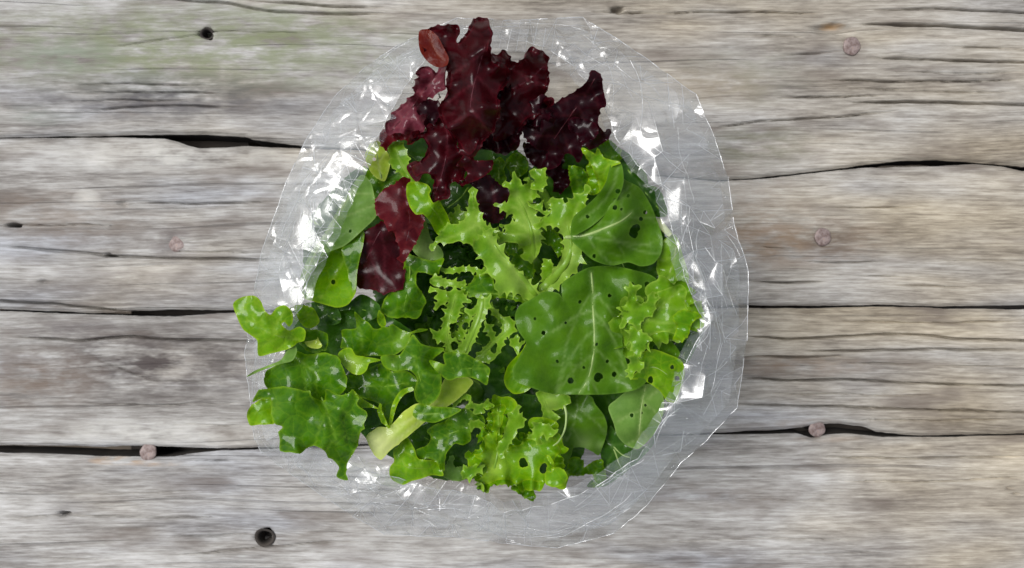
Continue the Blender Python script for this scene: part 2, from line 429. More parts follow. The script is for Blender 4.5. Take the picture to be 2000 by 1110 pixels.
# ------------------------------------------------------------------ leaf materials
def leaf_material(name, main, dark, light, back, trans, rough=0.33, net=1.0, netscale=9.0, transw=0.26, pale=(0.55, 0.60, 0.22), bump=0.26, spec=0.10, coat=0.30, netcol=None, crough=0.08):
    t = NT(name)
    uv = t.n("ShaderNodeUVMap").outputs[0]
    ed, ve, tone = t.attr("edge"), t.attr("vein"), t.attr("tone")
    n1 = t.noise(uv, 2.2, 2, 0.55)
    n2 = t.noise(uv, 11.0, 2, 0.6)
    wv = t.n("ShaderNodeVectorMath", operation='ADD')
    sc = t.n("ShaderNodeVectorMath", operation='SCALE'); sc.inputs["Scale"].default_value = 0.10
    nn = t.n("ShaderNodeTexNoise", i_Scale=4.0, i_Detail=1.0); t.put(nn, "Vector", uv)
    t.put(sc, "0", nn.outputs[1]); t.put(wv, "0", uv); t.put(wv, "1", sc.outputs[0])
    vor = t.n("ShaderNodeTexVoronoi", feature='DISTANCE_TO_EDGE', i_Scale=netscale * 0.42); t.put(vor, "Vector", wv)
    net1 = t.ramp(vor.outputs[0], [(0.0, 1.0), (0.055, 0.0)])
    c = t.mix(t.ramp(n1, [(0.36, 0.0), (0.64, 1.0)]), dark, main)
    c = t.mix(t.math('MULTIPLY', t.ramp(n2, [(0.35, 0.0), (0.7, 1.0)]), 0.14), c, light)
    netv = t.math('MULTIPLY', net1, 0.17 * net)
    c = t.mix(netv, c, netcol or light)
    c = t.mix(t.math('MULTIPLY', tone, 1.0), c, pale)
    c = t.mix(t.math('MULTIPLY', ve, 0.50), c, pale if netcol is None else netcol)
    c = t.mix(t.math('MULTIPLY', ed, 0.58), c, light)  # pale leaf margin, with the bright rim highlight put into the colour too
    geo = t.n("ShaderNodeNewGeometry")
    cb = t.mix(t.math('MULTIPLY', netv, 0.6), t.mix(0.25, back, c), light)
    cb = t.mix(t.math('MULTIPLY', tone, 0.8), cb, pale)
    c = t.mix(geo.outputs["Backfacing"], c, cb)
    hh = t.math('SUBTRACT', t.math('MULTIPLY', t.ramp(vor.outputs[0], [(0.0, 0.0), (0.3, 1.0)]), 0.9 * net), t.math('MULTIPLY', ve, 0.5))
    hh = t.math('ADD', hh, t.math('MULTIPLY', n2, 0.9))
    bp = t.n("ShaderNodeBump", i_Strength=bump, i_Distance=0.0009); t.put(bp, "Height", hh)
    bs = t.n("ShaderNodeBsdfPrincipled")
    t.put(bs, "Base Color", c); t.put(bs, "Normal", bp)
    bs.inputs["Specular IOR Level"].default_value = spec
    bs.inputs["Coat Weight"].default_value = coat
    bs.inputs["Coat Roughness"].default_value = crough
    t.put(bs, "Roughness", t.math('ADD', rough - 0.1, t.math('MULTIPLY', n2, 0.24)))
    tr = t.n("ShaderNodeBsdfTranslucent"); t.put(tr, "Color", t.mix(0.65, c, trans)); t.put(tr, "Normal", bp)
    mx = t.n("ShaderNodeMixShader"); mx.inputs[0].default_value = transw
    t.put(mx, "1", bs); t.put(mx, "2", tr)
    return t.surface(mx)

LM = {}
LM["green"] = leaf_material("leaf_lettuce_green", (0.046, 0.150, 0.001), (0.020, 0.086, 0.001), (0.200, 0.340, 0.008), (0.130, 0.250, 0.030), (0.20, 0.46, 0.002), pale=(0.20, 0.36, 0.03))
LM["bright"] = leaf_material("leaf_lettuce_bright", (0.112, 0.272, 0.0015), (0.060, 0.184, 0.001), (0.300, 0.440, 0.010), (0.200, 0.330, 0.035), (0.34, 0.60, 0.003), pale=(0.28, 0.43, 0.04))
LM["frisee"] = leaf_material("leaf_frisee", (0.128, 0.278, 0.005), (0.066, 0.188, 0.002), (0.320, 0.480, 0.060), (0.260, 0.390, 0.060), (0.30, 0.54, 0.010), net=0.35, rough=0.36, bump=0.2, pale=(0.34, 0.49, 0.09))
LM["arugula"] = leaf_material("leaf_arugula", (0.068, 0.168, 0.004), (0.042, 0.122, 0.003), (0.110, 0.220, 0.026), (0.120, 0.220, 0.045), (0.16, 0.34, 0.008), net=0.5, netscale=8, rough=0.40, coat=0.12, pale=(0.24, 0.36, 0.11), bump=0.22)
LM["dusty"] = leaf_material("leaf_pale_underside", (0.125, 0.245, 0.042), (0.085, 0.185, 0.028), (0.220, 0.350, 0.085), (0.170, 0.280, 0.060), (0.22, 0.40, 0.03), net=0.35, netscale=7, rough=0.45, coat=0.04, pale=(0.36, 0.47, 0.17), bump=0.24)
LM["deep"] = leaf_material("leaf_deep_shaded_green", (0.024, 0.085, 0.004), (0.012, 0.052, 0.002), (0.060, 0.150, 0.014), (0.070, 0.150, 0.024), (0.07, 0.22, 0.005), net=0.5, pale=(0.11, 0.22, 0.04))  # dark leaf green, with the shade of the pile's gaps coloured in
LM["yellow"] = leaf_material("leaf_heart_yellow", (0.380, 0.500, 0.050), (0.270, 0.410, 0.026), (0.520, 0.600, 0.130), (0.420, 0.520, 0.110), (0.50, 0.62, 0.06), net=0.25, rough=0.34, pale=(0.58, 0.64, 0.26), bump=0.22)
LM["red"] = leaf_material("leaf_red_lettuce", (0.030, 0.0012, 0.003), (0.012, 0.0008, 0.002), (0.085, 0.004, 0.009), (0.085, 0.008, 0.018), (0.22, 0.010, 0.016), net=0.5, rough=0.30, pale=(0.13, 0.02, 0.03), bump=0.16, transw=0.22, coat=0.17, spec=0.10, crough=0.2)
LM["maroon"] = leaf_material("leaf_dark_maroon", (0.013, 0.001, 0.003), (0.007, 0.0007, 0.002), (0.040, 0.003, 0.008), (0.040, 0.006, 0.014), (0.09, 0.006, 0.014), net=0.5, rough=0.32, pale=(0.08, 0.015, 0.02), bump=0.16, transw=0.18, coat=0.17, spec=0.10, crough=0.2)
LM["pink"] = leaf_material("leaf_red_underside", (0.120, 0.022, 0.036), (0.065, 0.008, 0.016), (0.200, 0.050, 0.065), (0.16, 0.03, 0.05), (0.30, 0.02, 0.04), net=0.5, rough=0.4, pale=(0.25, 0.07, 0.08), bump=0.5, transw=0.25)
LM["rust"] = leaf_material("leaf_rusty_flap", (0.120, 0.011, 0.005), (0.070, 0.004, 0.004), (0.130, 0.016, 0.007), (0.16, 0.03, 0.02), (0.38, 0.035, 0.008), net=0.5, rough=0.34, pale=(0.2, 0.04, 0.01), transw=0.3, coat=0.06)
LM["crimson"] = leaf_material("leaf_crimson", (0.075, 0.004, 0.008), (0.036, 0.002, 0.005), (0.150, 0.014, 0.016), (0.12, 0.02, 0.03), (0.36, 0.016, 0.014), net=0.7, rough=0.34, pale=(0.16, 0.02, 0.02), transw=0.28, coat=0.12, bump=0.15)

def rib_material(name, c, c2, trans):
    t = NT(name)
    co = t.n("ShaderNodeTexCoord").outputs["Object"]
    nz = t.noise(co, 260, 4, 0.6)
    b = t.n("ShaderNodeBsdfPrincipled", i_Roughness=0.38)
    t.put(b, "Base Color", t.mix(nz, c, c2))
    tr = t.n("ShaderNodeBsdfTranslucent", i_Color=(*trans, 1))
    mx = t.n("ShaderNodeMixShader"); mx.inputs[0].default_value = 0.25
    t.put(mx, "1", b); t.put(mx, "2", tr)
    return t.surface(mx)
RM = {"pale": rib_material("rib_pale_green", (0.24, 0.36, 0.09), (0.36, 0.47, 0.17), (0.4, 0.52, 0.12)),
      "lime": rib_material("rib_lime", (0.13, 0.27, 0.010), (0.22, 0.38, 0.035), (0.30, 0.50, 0.03)),
      "white": rib_material("rib_white", (0.50, 0.57, 0.30), (0.62, 0.66, 0.42), (0.6, 0.65, 0.38)),
      "red": rib_material("rib_red", (0.055, 0.006, 0.012), (0.09, 0.010, 0.016), (0.2, 0.01, 0.015))}

# ------------------------------------------------------------------ leaf builder
PXMM = 0.169         # millimetres per photograph pixel at the height of the pile

def spline_closed(pts, step=2.0):
    p = np.array(pts, float); n = len(p); out = []
    for i in range(n):
        p0, p1, p2, p3 = p[(i - 1) % n], p[i], p[(i + 1) % n], p[(i + 2) % n]
        m1, m2 = (p2 - p0) * 0.42, (p3 - p1) * 0.42
        L = np.linalg.norm(p2 - p1)
        lim = 0.9 * L
        for m in (m1, m2):
            q = np.linalg.norm(m)
            if q > lim: m *= lim / q
        k = max(2, int(L / step))
        for j in range(k):
            t = j / k
            h = (2*t**3-3*t*t+1)*p1 + (t**3-2*t*t+t)*m1 + (-2*t**3+3*t*t)*p2 + (t**3-t*t)*m2
            out.append(h)
    return np.array(out)

def spline_open(pts, step=5.0):
    p = np.array(pts, float)
    if len(p) == 2:
        k = max(3, int(np.linalg.norm(p[1] - p[0]) / step)); tt = np.linspace(0, 1, k)[:, None]
        return p[0] + (p[1] - p[0]) * tt
    q = np.vstack([2 * p[0] - p[1], p, 2 * p[-1] - p[-2]]); out = []
    for i in range(1, len(q) - 2):
        p0, p1, p2, p3 = q[i - 1], q[i], q[i + 1], q[i + 2]
        k = max(2, int(np.linalg.norm(p2 - p1) / step))
        for j in range(k):
            t = j / k
            out.append(0.5 * ((2 * p1) + (-p0 + p2) * t + (2*p0 - 5*p1 + 4*p2 - p3) * t*t + (-p0 + 3*p1 - 3*p2 + p3) * t**3))
    out.append(p[-1])
    return np.array(out)

def area(p):
    x, y = p[:, 0], p[:, 1]
    return 0.5 * float(np.sum(x * np.roll(y, -1) - np.roll(x, -1) * y))

def inside(pts, poly):
    x, y = pts[:, 0], pts[:, 1]; c = np.zeros(len(pts), bool)
    x0, y0 = poly[:, 0], poly[:, 1]; x1, y1 = np.roll(x0, -1), np.roll(y0, -1)
    for a, b, cc, d in zip(x0, y0, x1, y1):
        if b == d: continue
        m = (b > y) != (d > y)
        c ^= m & (x < (cc - a) * (y - b) / (d - b) + a)
    return c

def nearest(pts, poly):
    """distance to, index of and vector to the nearest contour point"""
    D = np.empty(len(pts)); I = np.empty(len(pts), int)
    for a in range(0, len(pts), 1500):
        q = pts[a:a + 1500]
        d2 = (q[:, None, 0] - poly[None, :, 0]) ** 2 + (q[:, None, 1] - poly[None, :, 1]) ** 2
        I[a:a + 1500] = d2.argmin(1); D[a:a + 1500] = np.sqrt(d2.min(1))
    return D, I

def add_teeth(c, length, spacing, rng):
    """saw-like teeth of uneven size standing out of the contour"""
    sgn = 1 if area(c) > 0 else -1
    nxt, prv = np.roll(c, -3, 0), np.roll(c, 3, 0)
    tg = nxt - prv; tg /= np.linalg.norm(tg, axis=1)[:, None] + 1e-9
    nr = np.stack([tg[:, 1], -tg[:, 0]], 1) * sgn
    seg = np.linalg.norm(np.roll(c, -1, 0) - c, axis=1)
    s = np.concatenate([[0], np.cumsum(seg)[:-1]]); total = seg.sum()
    off = np.zeros(len(c)); lean = np.zeros(len(c))
    pos = 0.0
    while pos < total - spacing * 0.5:
        w = spacing * rng.uniform(0.55, 1.6); a = length * rng.choice([0.35, 0.6, 0.9, 1.0, 1.45])
        ws = w * 0.72
        m = (s >= pos) & (s < pos + ws); t = (s[m] - pos) / ws
        pk = rng.uniform(0.4, 0.7)
        off[m] = a * np.where(t < pk, (t / pk) ** 1.45, np.clip((1 - t) / (1 - pk), 0, 1) ** 1.45)
        lean[m] = off[m] * rng.uniform(-0.5, 0.5)
        pos += w
    return c + nr * off[:, None] + tg * lean[:, None]

def vnoise(x, y, sc, seed):
    return np.array([noise.noise((a * sc, b * sc, seed)) for a, b in zip(x, y)])

LEAVES = []
def leaf(name, label, reg, outline, z, mat, ctrl=(), teeth=None, ruf=(1.5, 60, 18), curl=(14, -30, 90, 70), dome=1.0,
         ribs=(), ribw=(7, 2), ribmat="pale", side=0, veins=(), holes=(), res=5.0, seed=None, parent=None, blister=0.5,
         tone=(), puff=0.35, group=None, cat="leaf", frill=None):
    seed = seed if seed is not None else len(LEAVES) * 7.31 + 1.7
    LEAVES.append(name)
    rng = random.Random(int(seed * 100))
    if mat in ("frisee",) and teeth:
        ruf = (ruf[0] * 0.8, ruf[1] * 1.5, ruf[2]); curl = (curl[0] * 0.85, max(curl[1], -30), min(curl[2], 70), curl[3] * 1.5); teeth = (teeth[0] * 1.75, teeth[1] * 1.1)
    ribw = (ribw[0] * 0.72, ribw[1] * 0.72); puff *= 0.5 if mat in ('red', 'maroon', 'pink', 'crimson') else 1.5
    dome *= 0.7; blister *= 1.35 if mat in ('red', 'maroon', 'pink', 'crimson') else 1.0
    if curl and not frill: curl = (curl[0] * 0.85, max(curl[1] * 0.5, -22), curl[2] * 0.8, curl[3])
    if mat != 'frisee': ruf = (ruf[0] * 1.2, ruf[1], ruf[2])
    base = spline_closed(rp(reg, outline))
    full = base
    if curl and not frill:      # the margin that rolls up is extra width
        n1_, p1_ = np.roll(base, -5, 0), np.roll(base, 5, 0)
        t1_ = n1_ - p1_; t1_ /= np.linalg.norm(t1_, axis=1)[:, None] + 1e-9
        base = base + np.stack([t1_[:, 1], -t1_[:, 0]], 1) * (1 if area(base) > 0 else -1) * min(1.5, curl[0] * 0.12)
        full = base
    if frill:
        teeth = None; curl = None
        nxt, prv = np.roll(base, -6, 0), np.roll(base, 6, 0)
        tgt_ = nxt - prv; tgt_ /= np.linalg.norm(tgt_, axis=1)[:, None] + 1e-9
        out_n = np.stack([tgt_[:, 1], -tgt_[:, 0]], 1) * (1 if area(base) > 0 else -1)
        base = base - out_n * frill[0] * 0.5
        for _ in range(3): base = (np.roll(base, 1, 0) + 2 * base + np.roll(base, -1, 0)) / 4
        keep = [0]
        for i in range(1, len(base)):
            if np.linalg.norm(base[i] - base[keep[-1]]) > 1.2: keep.append(i)
        base = base[keep]
    cont = add_teeth(base, teeth[0], teeth[1], rng) if teeth else base
    if teeth:   # drop points that crowd together
        keep = [0]
        for i in range(1, len(cont)):
            if np.linalg.norm(cont[i] - cont[keep[-1]]) > 0.9: keep.append(i)
        cont = cont[keep]
    hol = []
    for hx, hy, hr in holes:
        (cx, cy_), = rp(reg, [(hx, hy)]); r = hr / REG[reg][2]
        k = max(8, int(r * 2.2)); ph = rng.uniform(0, 6)
        hol.append(np.array([(cx + r * 0.85 * (1 + 0.38 * math.sin(2 * a + ph) + 0.22 * math.sin(5 * a + ph)) * math.cos(a), cy_ + r * 1.15 * (1 + 0.2 * math.sin(3 * a + ph)) * math.sin(a)) for a in np.linspace(0, 2 * math.pi, k, endpoint=False)]))
    lo, hi = cont.min(0) - 2, cont.max(0) + 2
    gx = np.arange(lo[0], hi[0], res); gy = np.arange(lo[1], hi[1], res * 0.87)
    G = np.array([(x + (res / 2 if j % 2 else 0), y) for j, y in enumerate(gy) for x in gx])
    G += np.random.RandomState(int(seed * 10) % 9999).uniform(-0.16, 0.16, G.shape) * res
    G = G[inside(G, cont)]
    if len(G):
        d, _ = nearest(G, cont); G = G[d > res * 0.42]
    for h in hol:
        if len(G):
            d, _ = nearest(G, h); G = G[(d > res * 0.4) & ~inside(G, h)]
    loops = [cont] + hol
    vs = []; es = []
    for lp in loops:
        b = len(vs); n = len(lp)
        vs += [Vector((float(p[0]), float(p[1]))) for p in lp]
        es += [(b + i, b + (i + 1) % n) for i in range(n)]
    vs += [Vector((float(p[0]), float(p[1]))) for p in G]
    ov, oe, of, _, _, _ = geometry.delaunay_2d_cdt(vs, es, [], 0, 1e-4)
    Q = np.array([(v.x, v.y) for v in ov]); T = np.array([f for f in of if len(f) == 3])
    cen = Q[T].mean(1)
    ok = inside(cen, cont)
    for h in hol: ok &= ~inside(cen, h)
    T = T[ok]
    used = np.unique(T); remap = -np.ones(len(Q), int); remap[used] = np.arange(len(used))
    Q = Q[used]; T = remap[T]

    # --- vein network
    rib_px = [spline_open(rp(reg, r)) for r in ribs]
    vlist = [(spline_open(rp(reg, v), 4.0), 2.6, 0.8) for v in veins]
    for r in rib_px:
        vlist.append((r, ribw[0] * 0.5, 1.0))
        if side:
            L = np.cumsum(np.r_[0, np.linalg.norm(np.diff(r, axis=0), axis=1)]); tot = L[-1]
            nside = max(2, int(tot / side))
            for i in range(nside):
                for sg in (-1, 1):
                    s0 = tot * (i + 0.4 + 0.3 * (sg > 0) + rng.uniform(-0.15, 0.15)) / nside
                    k = min(len(r) - 2, int(np.searchsorted(L, s0))); tgt = r[k + 1] - r[k]; tgt = tgt / (np.linalg.norm(tgt) + 1e-9)
                    an = math.radians(rng.uniform(42, 68)) * sg; p = r[k].copy(); pts = [p.copy()]
                    for q in range(40):
                        dx = np.array([tgt[0] * math.cos(an) - tgt[1] * math.sin(an), tgt[0] * math.sin(an) + tgt[1] * math.cos(an)])
                        p = p + dx * 6; an *= 0.965; an += rng.uniform(-0.07, 0.07)
                        if not inside(p[None, :], cont)[0]: break
                        pts.append(p.copy())
                        if q in (5, 11) and rng.random() < 0.75:      # branch
                            p2 = p.copy(); a2 = an + sg * rng.uniform(0.45, 0.8) * rng.choice([-1, 1]); pp = [p2.copy()]
                            for w in range(9):
                                p2 = p2 + 6 * np.array([tgt[0] * math.cos(a2) - tgt[1] * math.sin(a2), tgt[0] * math.sin(a2) + tgt[1] * math.cos(a2)])
                                if not inside(p2[None, :], cont)[0]: break
                                pp.append(p2.copy())
                            if len(pp) > 2: vlist.append((np.array(pp), 1.5, 0.4))
                    if len(pts) > 2: vlist.append((np.array(pts), 2.2, 0.65))

    cps = [((*rp(reg, [(a, b)])[0], c)) for a, b, c in ctrl]
    seg = np.linalg.norm(np.roll(base, -1, 0) - base, axis=1)
    S = np.concatenate([[0], np.cumsum(seg)[:-1]])
    ph1, ph2 = rng.uniform(0, 6), rng.uniform(0, 6)
    total = seg.sum()
    nw = max(2, round(total / ruf[1])); nc = max(2, round(total / curl[3])) if curl else 2

    def evalp(X, with_curl=True):
        D, I = nearest(X, base); ins = inside(X, base)
        d = np.where(ins, D, -D)
        u = S[I] / total * 2 * math.pi
        z_ = np.full(len(X), float(z))
        if cps:
            num = np.zeros(len(X)); den = np.zeros(len(X))
            for a, b, c in cps:
                w = 1.0 / ((X[:, 0] - a) ** 2 + (X[:, 1] - b) ** 2 + 300.0) ** 1.4
                num += w * c; den += w
            z_ += num / den
        dp = np.maximum(d, 0)
        z_ += dome * (1 - np.exp(-dp / 45.0))
        wave = np.sin(nw * u + ph1 + 1.3 * np.sin(3 * u + ph2)) * 0.7 + 0.5 * np.sin(nw * 1.9 * u + ph2)
        z_ += ruf[0] * wave * np.exp(-dp / ruf[2])
        z_ += blister * (vnoise(X[:, 0], X[:, 1], 0.013, seed) * 2.6 + vnoise(X[:, 0], X[:, 1], 0.034, seed + 5) * 0.6)
        ve = np.zeros(len(X))
        prox = np.zeros(len(X))
        for pl, w, wt in vlist:
            dd = seg_dist(X[:, 0], X[:, 1], pl) if len(pl) < 60 else seg_dist(X[:, 0], X[:, 1], pl[::2])
            ve = np.maximum(ve, wt * np.exp(-(dd / w) ** 2))
            prox = np.maximum(prox, wt * np.exp(-(dd / 9.0) ** 2))
        z_ -= puff * prox
        XY = X.copy()
        if curl and with_curl:
            w, c0, c1, _ = curl
            k = 0.5 + 0.5 * np.sin(nc * u + ph2 + 0.9 * np.sin(2 * u + ph1)) * 0.75 + 0.25 * np.sin(2.7 * nc * u + ph1) * 0.5
            th = np.radians(c0 + (c1 - c0) * np.clip(k, 0, 1))
            t = np.clip((w - d) / w, 0, 1.6)
            thm = np.where(np.abs(th) < 0.05, 0.05, th)
            R = w / thm
            ang = t * thm
            out = R * np.sin(ang) - t * w
            up = R * (1 - np.cos(ang))
            dirv = np.where(ins[:, None], base[I] - X, X - base[I])
            dirv /= np.linalg.norm(dirv, axis=1)[:, None] + 1e-6
            good = (D > 0.8)
            XY = X + dirv * (out * good)[:, None]
            z_ += up * PXMM
        return XY, z_, d, ve

    XY, Zm, d, ve = evalp(Q)
    De, _ = nearest(Q, cont)
    ed = np.exp(-(De / 2.4) ** 2)
    for h in hol:
        dh, _ = nearest(Q, h); ed = np.maximum(ed, 0.8 * np.exp(-(dh / 4.0) ** 2))
    to = np.zeros(len(Q))
    for a, b, r, k in tone:
        (cx, cy_), = rp(reg, [(a, b)]); r = r / REG[reg][2]
        to = np.maximum(to, k * np.exp(-(((Q[:, 0] - cx) ** 2 + (Q[:, 1] - cy_) ** 2) / r ** 2)))
    f = (H - Zm * 0.001) / H
    Wd = np.stack([(XY[:, 0] - 1000) * K * f, -(XY[:, 1] - 555) * K * f, Zm * 0.001], 1)
    # light relaxation of kinks made by the curl
    e = np.concatenate([T[:, [0, 1]], T[:, [1, 2]], T[:, [2, 0]]])
    cnt = np.zeros(len(Wd)); np.add.at(cnt, e[:, 0], 1); np.add.at(cnt, e[:, 1], 1)
    inner = (De > 1.0)[:, None]
    for _ in range(2):
        acc = np.zeros_like(Wd); np.add.at(acc, e[:, 0], Wd[e[:, 1]]); np.add.at(acc, e[:, 1], Wd[e[:, 0]])
        Wd = np.where(inner, Wd * 0.5 + 0.5 * acc / np.maximum(cnt, 1)[:, None], Wd)
    a3 = (Wd[T[:, 1], 0] - Wd[T[:, 0], 0]) * (Wd[T[:, 2], 1] - Wd[T[:, 0], 1]) - (Wd[T[:, 1], 1] - Wd[T[:, 0], 1]) * (Wd[T[:, 2], 0] - Wd[T[:, 0], 0])
    if np.sum(a3) < 0: T = T[:, ::-1]
    o3 = Wd.mean(0) if parent is None else np.array(parent.location)
    me = mesh_from(name, Wd - o3, T.tolist(), [LM[mat]])
    fattr(me, "edge", ed); fattr(me, "vein", np.clip(ve, 0, 1)); fattr(me, "tone", np.clip(to, 0, 1))
    uvl = me.uv_layers.new(name="UVMap")
    li = np.empty(len(me.loops), dtype=np.int32); me.loops.foreach_get("vertex_index", li)
    UV = (Q / 100.0 + seed)[li].astype(np.float32)
    uvl.data.foreach_set("uv", UV.ravel())
    o = link(name, me, parent)
    if parent is None:
        o.location = tuple(o3)
        tag(o, label, cat, group)
    elif label: o["label"] = label
    if frill:
        L, lam, spk = frill
        XYb, Zb, _, _ = evalp(base, False)
        nxt, prv = np.roll(base, -5, 0), np.roll(base, 5, 0)
        tg_ = nxt - prv; tg_ /= np.linalg.norm(tg_, axis=1)[:, None] + 1e-9
        on = np.stack([tg_[:, 1], -tg_[:, 0]], 1) * (1 if area(base) > 0 else -1)
        for _ in range(4): on = (np.roll(on, 1, 0) + on + np.roll(on, -1, 0)) / 3
        sg_ = np.linalg.norm(np.roll(base, -1, 0) - base, axis=1); sb = np.r_[0, np.cumsum(sg_)[:-1]]; tb = sg_.sum()
        nwv = max(2, round(tb / lam)); uu = sb / tb * 2 * math.pi
        phi = nwv * uu + 1.1 * np.sin(2 * uu + ph1) + 0.7 * np.sin(5 * uu + ph2)
        psi = np.radians(30 + 52 * np.sin(phi) + 20 * np.sin(2.3 * phi + 1))
        spike = np.zeros(len(base)); pos = 0.0
        while pos < tb:
            wd = spk[1] * rng.uniform(0.6, 1.5); mm = (sb >= pos) & (sb < pos + wd * 0.75); tt = (sb[mm] - pos) / (wd * 0.75)
            spike[mm] = spk[0] * rng.choice([0.4, 0.8, 1.0, 1.4]) * (1 - np.abs(tt * 2 - 1)) ** 1.3; pos += wd
        NR = 7; VV_ = []; UVf = []; edf = []
        Lw = L * (0.85 + 0.3 * np.sin(nwv * 0.5 * uu + ph2))
        for r_ in range(NR):
            q = r_ / (NR - 1); ln = Lw * q + (spike if r_ == NR - 1 else spike * 0.25 * q)
            an = psi * (0.35 + 0.65 * q)
            fx = on * (ln * np.cos(an))[:, None] + tg_ * (0.30 * Lw * q * np.cos(phi))[:, None]
            px_ = base + fx; zz_ = Zb - 0.15 + ln * np.sin(an) * PXMM
            fz_ = (H - zz_ * 0.001) / H
            VV_.append(np.stack([(px_[:, 0] - 1000) * K * fz_, -(px_[:, 1] - 555) * K * fz_, zz_ * 0.001], 1))
            UVf.append(base + on * ln[:, None]); edf.append(np.full(len(base), (q ** 6)))
        VV_ = np.concatenate(VV_); UVf = np.concatenate(UVf); n_ = len(base); FF_ = []
        ccw = area(base) > 0
        for r_ in range(NR - 1):
            for k in range(n_):
                f4 = (r_ * n_ + k, (r_ + 1) * n_ + k, (r_ + 1) * n_ + (k + 1) % n_, r_ * n_ + (k + 1) % n_)
                FF_.append(f4 if not ccw else f4[::-1])
        mf = mesh_from("frill", VV_ - o3, FF_, [LM[mat]])
        nzup = np.zeros(len(mf.polygons) * 3); mf.polygons.foreach_get("normal", nzup)
        if nzup[2::3].mean() < 0: mf.flip_normals()
        fattr(mf, "edge", np.concatenate(edf)); fattr(mf, "vein", np.zeros(len(VV_))); fattr(mf, "tone", np.zeros(len(VV_)))
        ul = mf.uv_layers.new(name="UVMap"); lf = np.empty(len(mf.loops), dtype=np.int32); mf.loops.foreach_get("vertex_index", lf)
        ul.data.foreach_set("uv", (UVf / 100.0 + seed)[lf].astype(np.float32).ravel())
        link("frill", mf, o)
    for r in rib_px:
        ins_ = inside(r, cont)
        XYr, Zr, dr, _ = evalp(r, False)
        n = len(r); V = []; F = []; SD = 8
        tg = np.gradient(r, axis=0); tg /= np.linalg.norm(tg, axis=1)[:, None] + 1e-9
        for i in range(n):
            q = i / (n - 1); w = (ribw[0] + (ribw[1] - ribw[0]) * q) * 0.5
            if i in (0, n - 1): w *= 0.6
            x, y, zz = P(r[i, 0], r[i, 1], Zr[i])
            ff = K * (H - zz) / H
            nx, ny = tg[i, 1], tg[i, 0]
            for k in range(SD):
                a = 2 * math.pi * k / SD
                V.append((x + nx * w * ff * math.cos(a) - o3[0], y + ny * w * ff * math.cos(a) - o3[1], zz - 0.00005 - w * ff * 0.18 + w * ff * 0.62 * math.sin(a) - o3[2]))
        for i in range(n - 1):
            for k in range(SD):
                F.append((i * SD + k, i * SD + (k + 1) % SD, (i + 1) * SD + (k + 1) % SD, (i + 1) * SD + k))
        F.append(tuple(range(SD))[::-1]); F.append(tuple(range((n - 1) * SD, n * SD)))
        mr = mesh_from("midrib", V, F, [RM[ribmat]])
        bmn = bmesh.new(); bmn.from_mesh(mr); bmesh.ops.recalc_face_normals(bmn, faces=bmn.faces); bmn.to_mesh(mr); bmn.free()
        link("midrib", mr, o)
    return o

def stalk(name, label, reg, pts, w0, w1, z0, z1, ribmat, parent=None, cat="stem", bow=0.0):
    """a free leaf stalk: a tapering, slightly flattened rod"""
    r = spline_open(rp(reg, pts), 4.0); n = len(r); V = []; F = []; SD = 10
    tg = np.gradient(r, axis=0); tg /= np.linalg.norm(tg, axis=1)[:, None] + 1e-9
    C = np.array([P(r[i, 0], r[i, 1], z0 + (z1 - z0) * i / (n - 1) + bow * math.sin(math.pi * i / (n - 1))) for i in range(n)])
    o3 = C.mean(0) if parent is None else np.array(parent.location)
    for i in range(n):
        q = i / (n - 1); w = (w0 + (w1 - w0) * q) * 0.5 * (1 + 0.06 * math.sin(i * 0.7)); ff = K * (H - C[i, 2]) / H
        if i in (0, n - 1): w *= 0.7
        for k in range(SD):
            a = 2 * math.pi * k / SD
            V.append((C[i, 0] + tg[i, 1] * w * ff * math.cos(a) - o3[0], C[i, 1] + tg[i, 0] * w * ff * math.cos(a) - o3[1], C[i, 2] + w * ff * 0.75 * math.sin(a) - o3[2]))
    for i in range(n - 1):
        for k in range(SD):
            F.append((i * SD + k, i * SD + (k + 1) % SD, (i + 1) * SD + (k + 1) % SD, (i + 1) * SD + k))
    F.append(tuple(range(SD))[::-1]); F.append(tuple(range((n - 1) * SD, n * SD)))
    me = mesh_from(name, V, F, [RM[ribmat]])
    bmn = bmesh.new(); bmn.from_mesh(me); bmesh.ops.recalc_face_normals(bmn, faces=bmn.faces); bmn.to_mesh(me); bmn.free()
    o = link(name, me, parent)
    if parent is None:
        o.location = tuple(o3); tag(o, label, cat)
    return o
REG.update({11: (780, 520, 4.268), 12: (740, 740, 4.268), 13: (560, 560, 5.55), 14: (1080, 720, 4.269), 15: (780, 260, 5.044)})
FR = (6.0, 15)       # frisee teeth
FS = (3.5, 11)

# ================= red lettuce at the top =================
red = leaf("red_lettuce_leaf", "large glossy dark red lettuce leaf standing highest at top of the bag", 1,
  [(625,45),(690,45),(705,85),(720,115),(700,170),(702,230),(735,262),(775,285),(790,330),(760,380),(740,430),(750,490),(735,540),(725,590),(690,620),(650,650),(635,690),(600,722),(565,700),(540,655),(500,605),(470,560),(452,500),(468,440),(488,390),(498,330),(490,285),(455,275),(400,240),(358,170),(352,115),(375,92),(420,92),(480,82),(530,80),(550,110),(540,160),(570,132),(600,90)],
  138, "red", ctrl=[(660,60,4),(400,150,0),(480,110,2),(600,260,6),(620,460,10),(580,690,-2),(480,480,-2),(760,400,0),(500,300,0)], ruf=(3.0, 85, 22), curl=(16,-70,100,95), blister=2.6, dome=2,
  ribs=[[(690,130),(650,260),(610,420),(600,560)]], ribw=(2,5), ribmat="red", side=55, teeth=(2.2,16), puff=0.9, frill=(7, 90, (3, 16)))
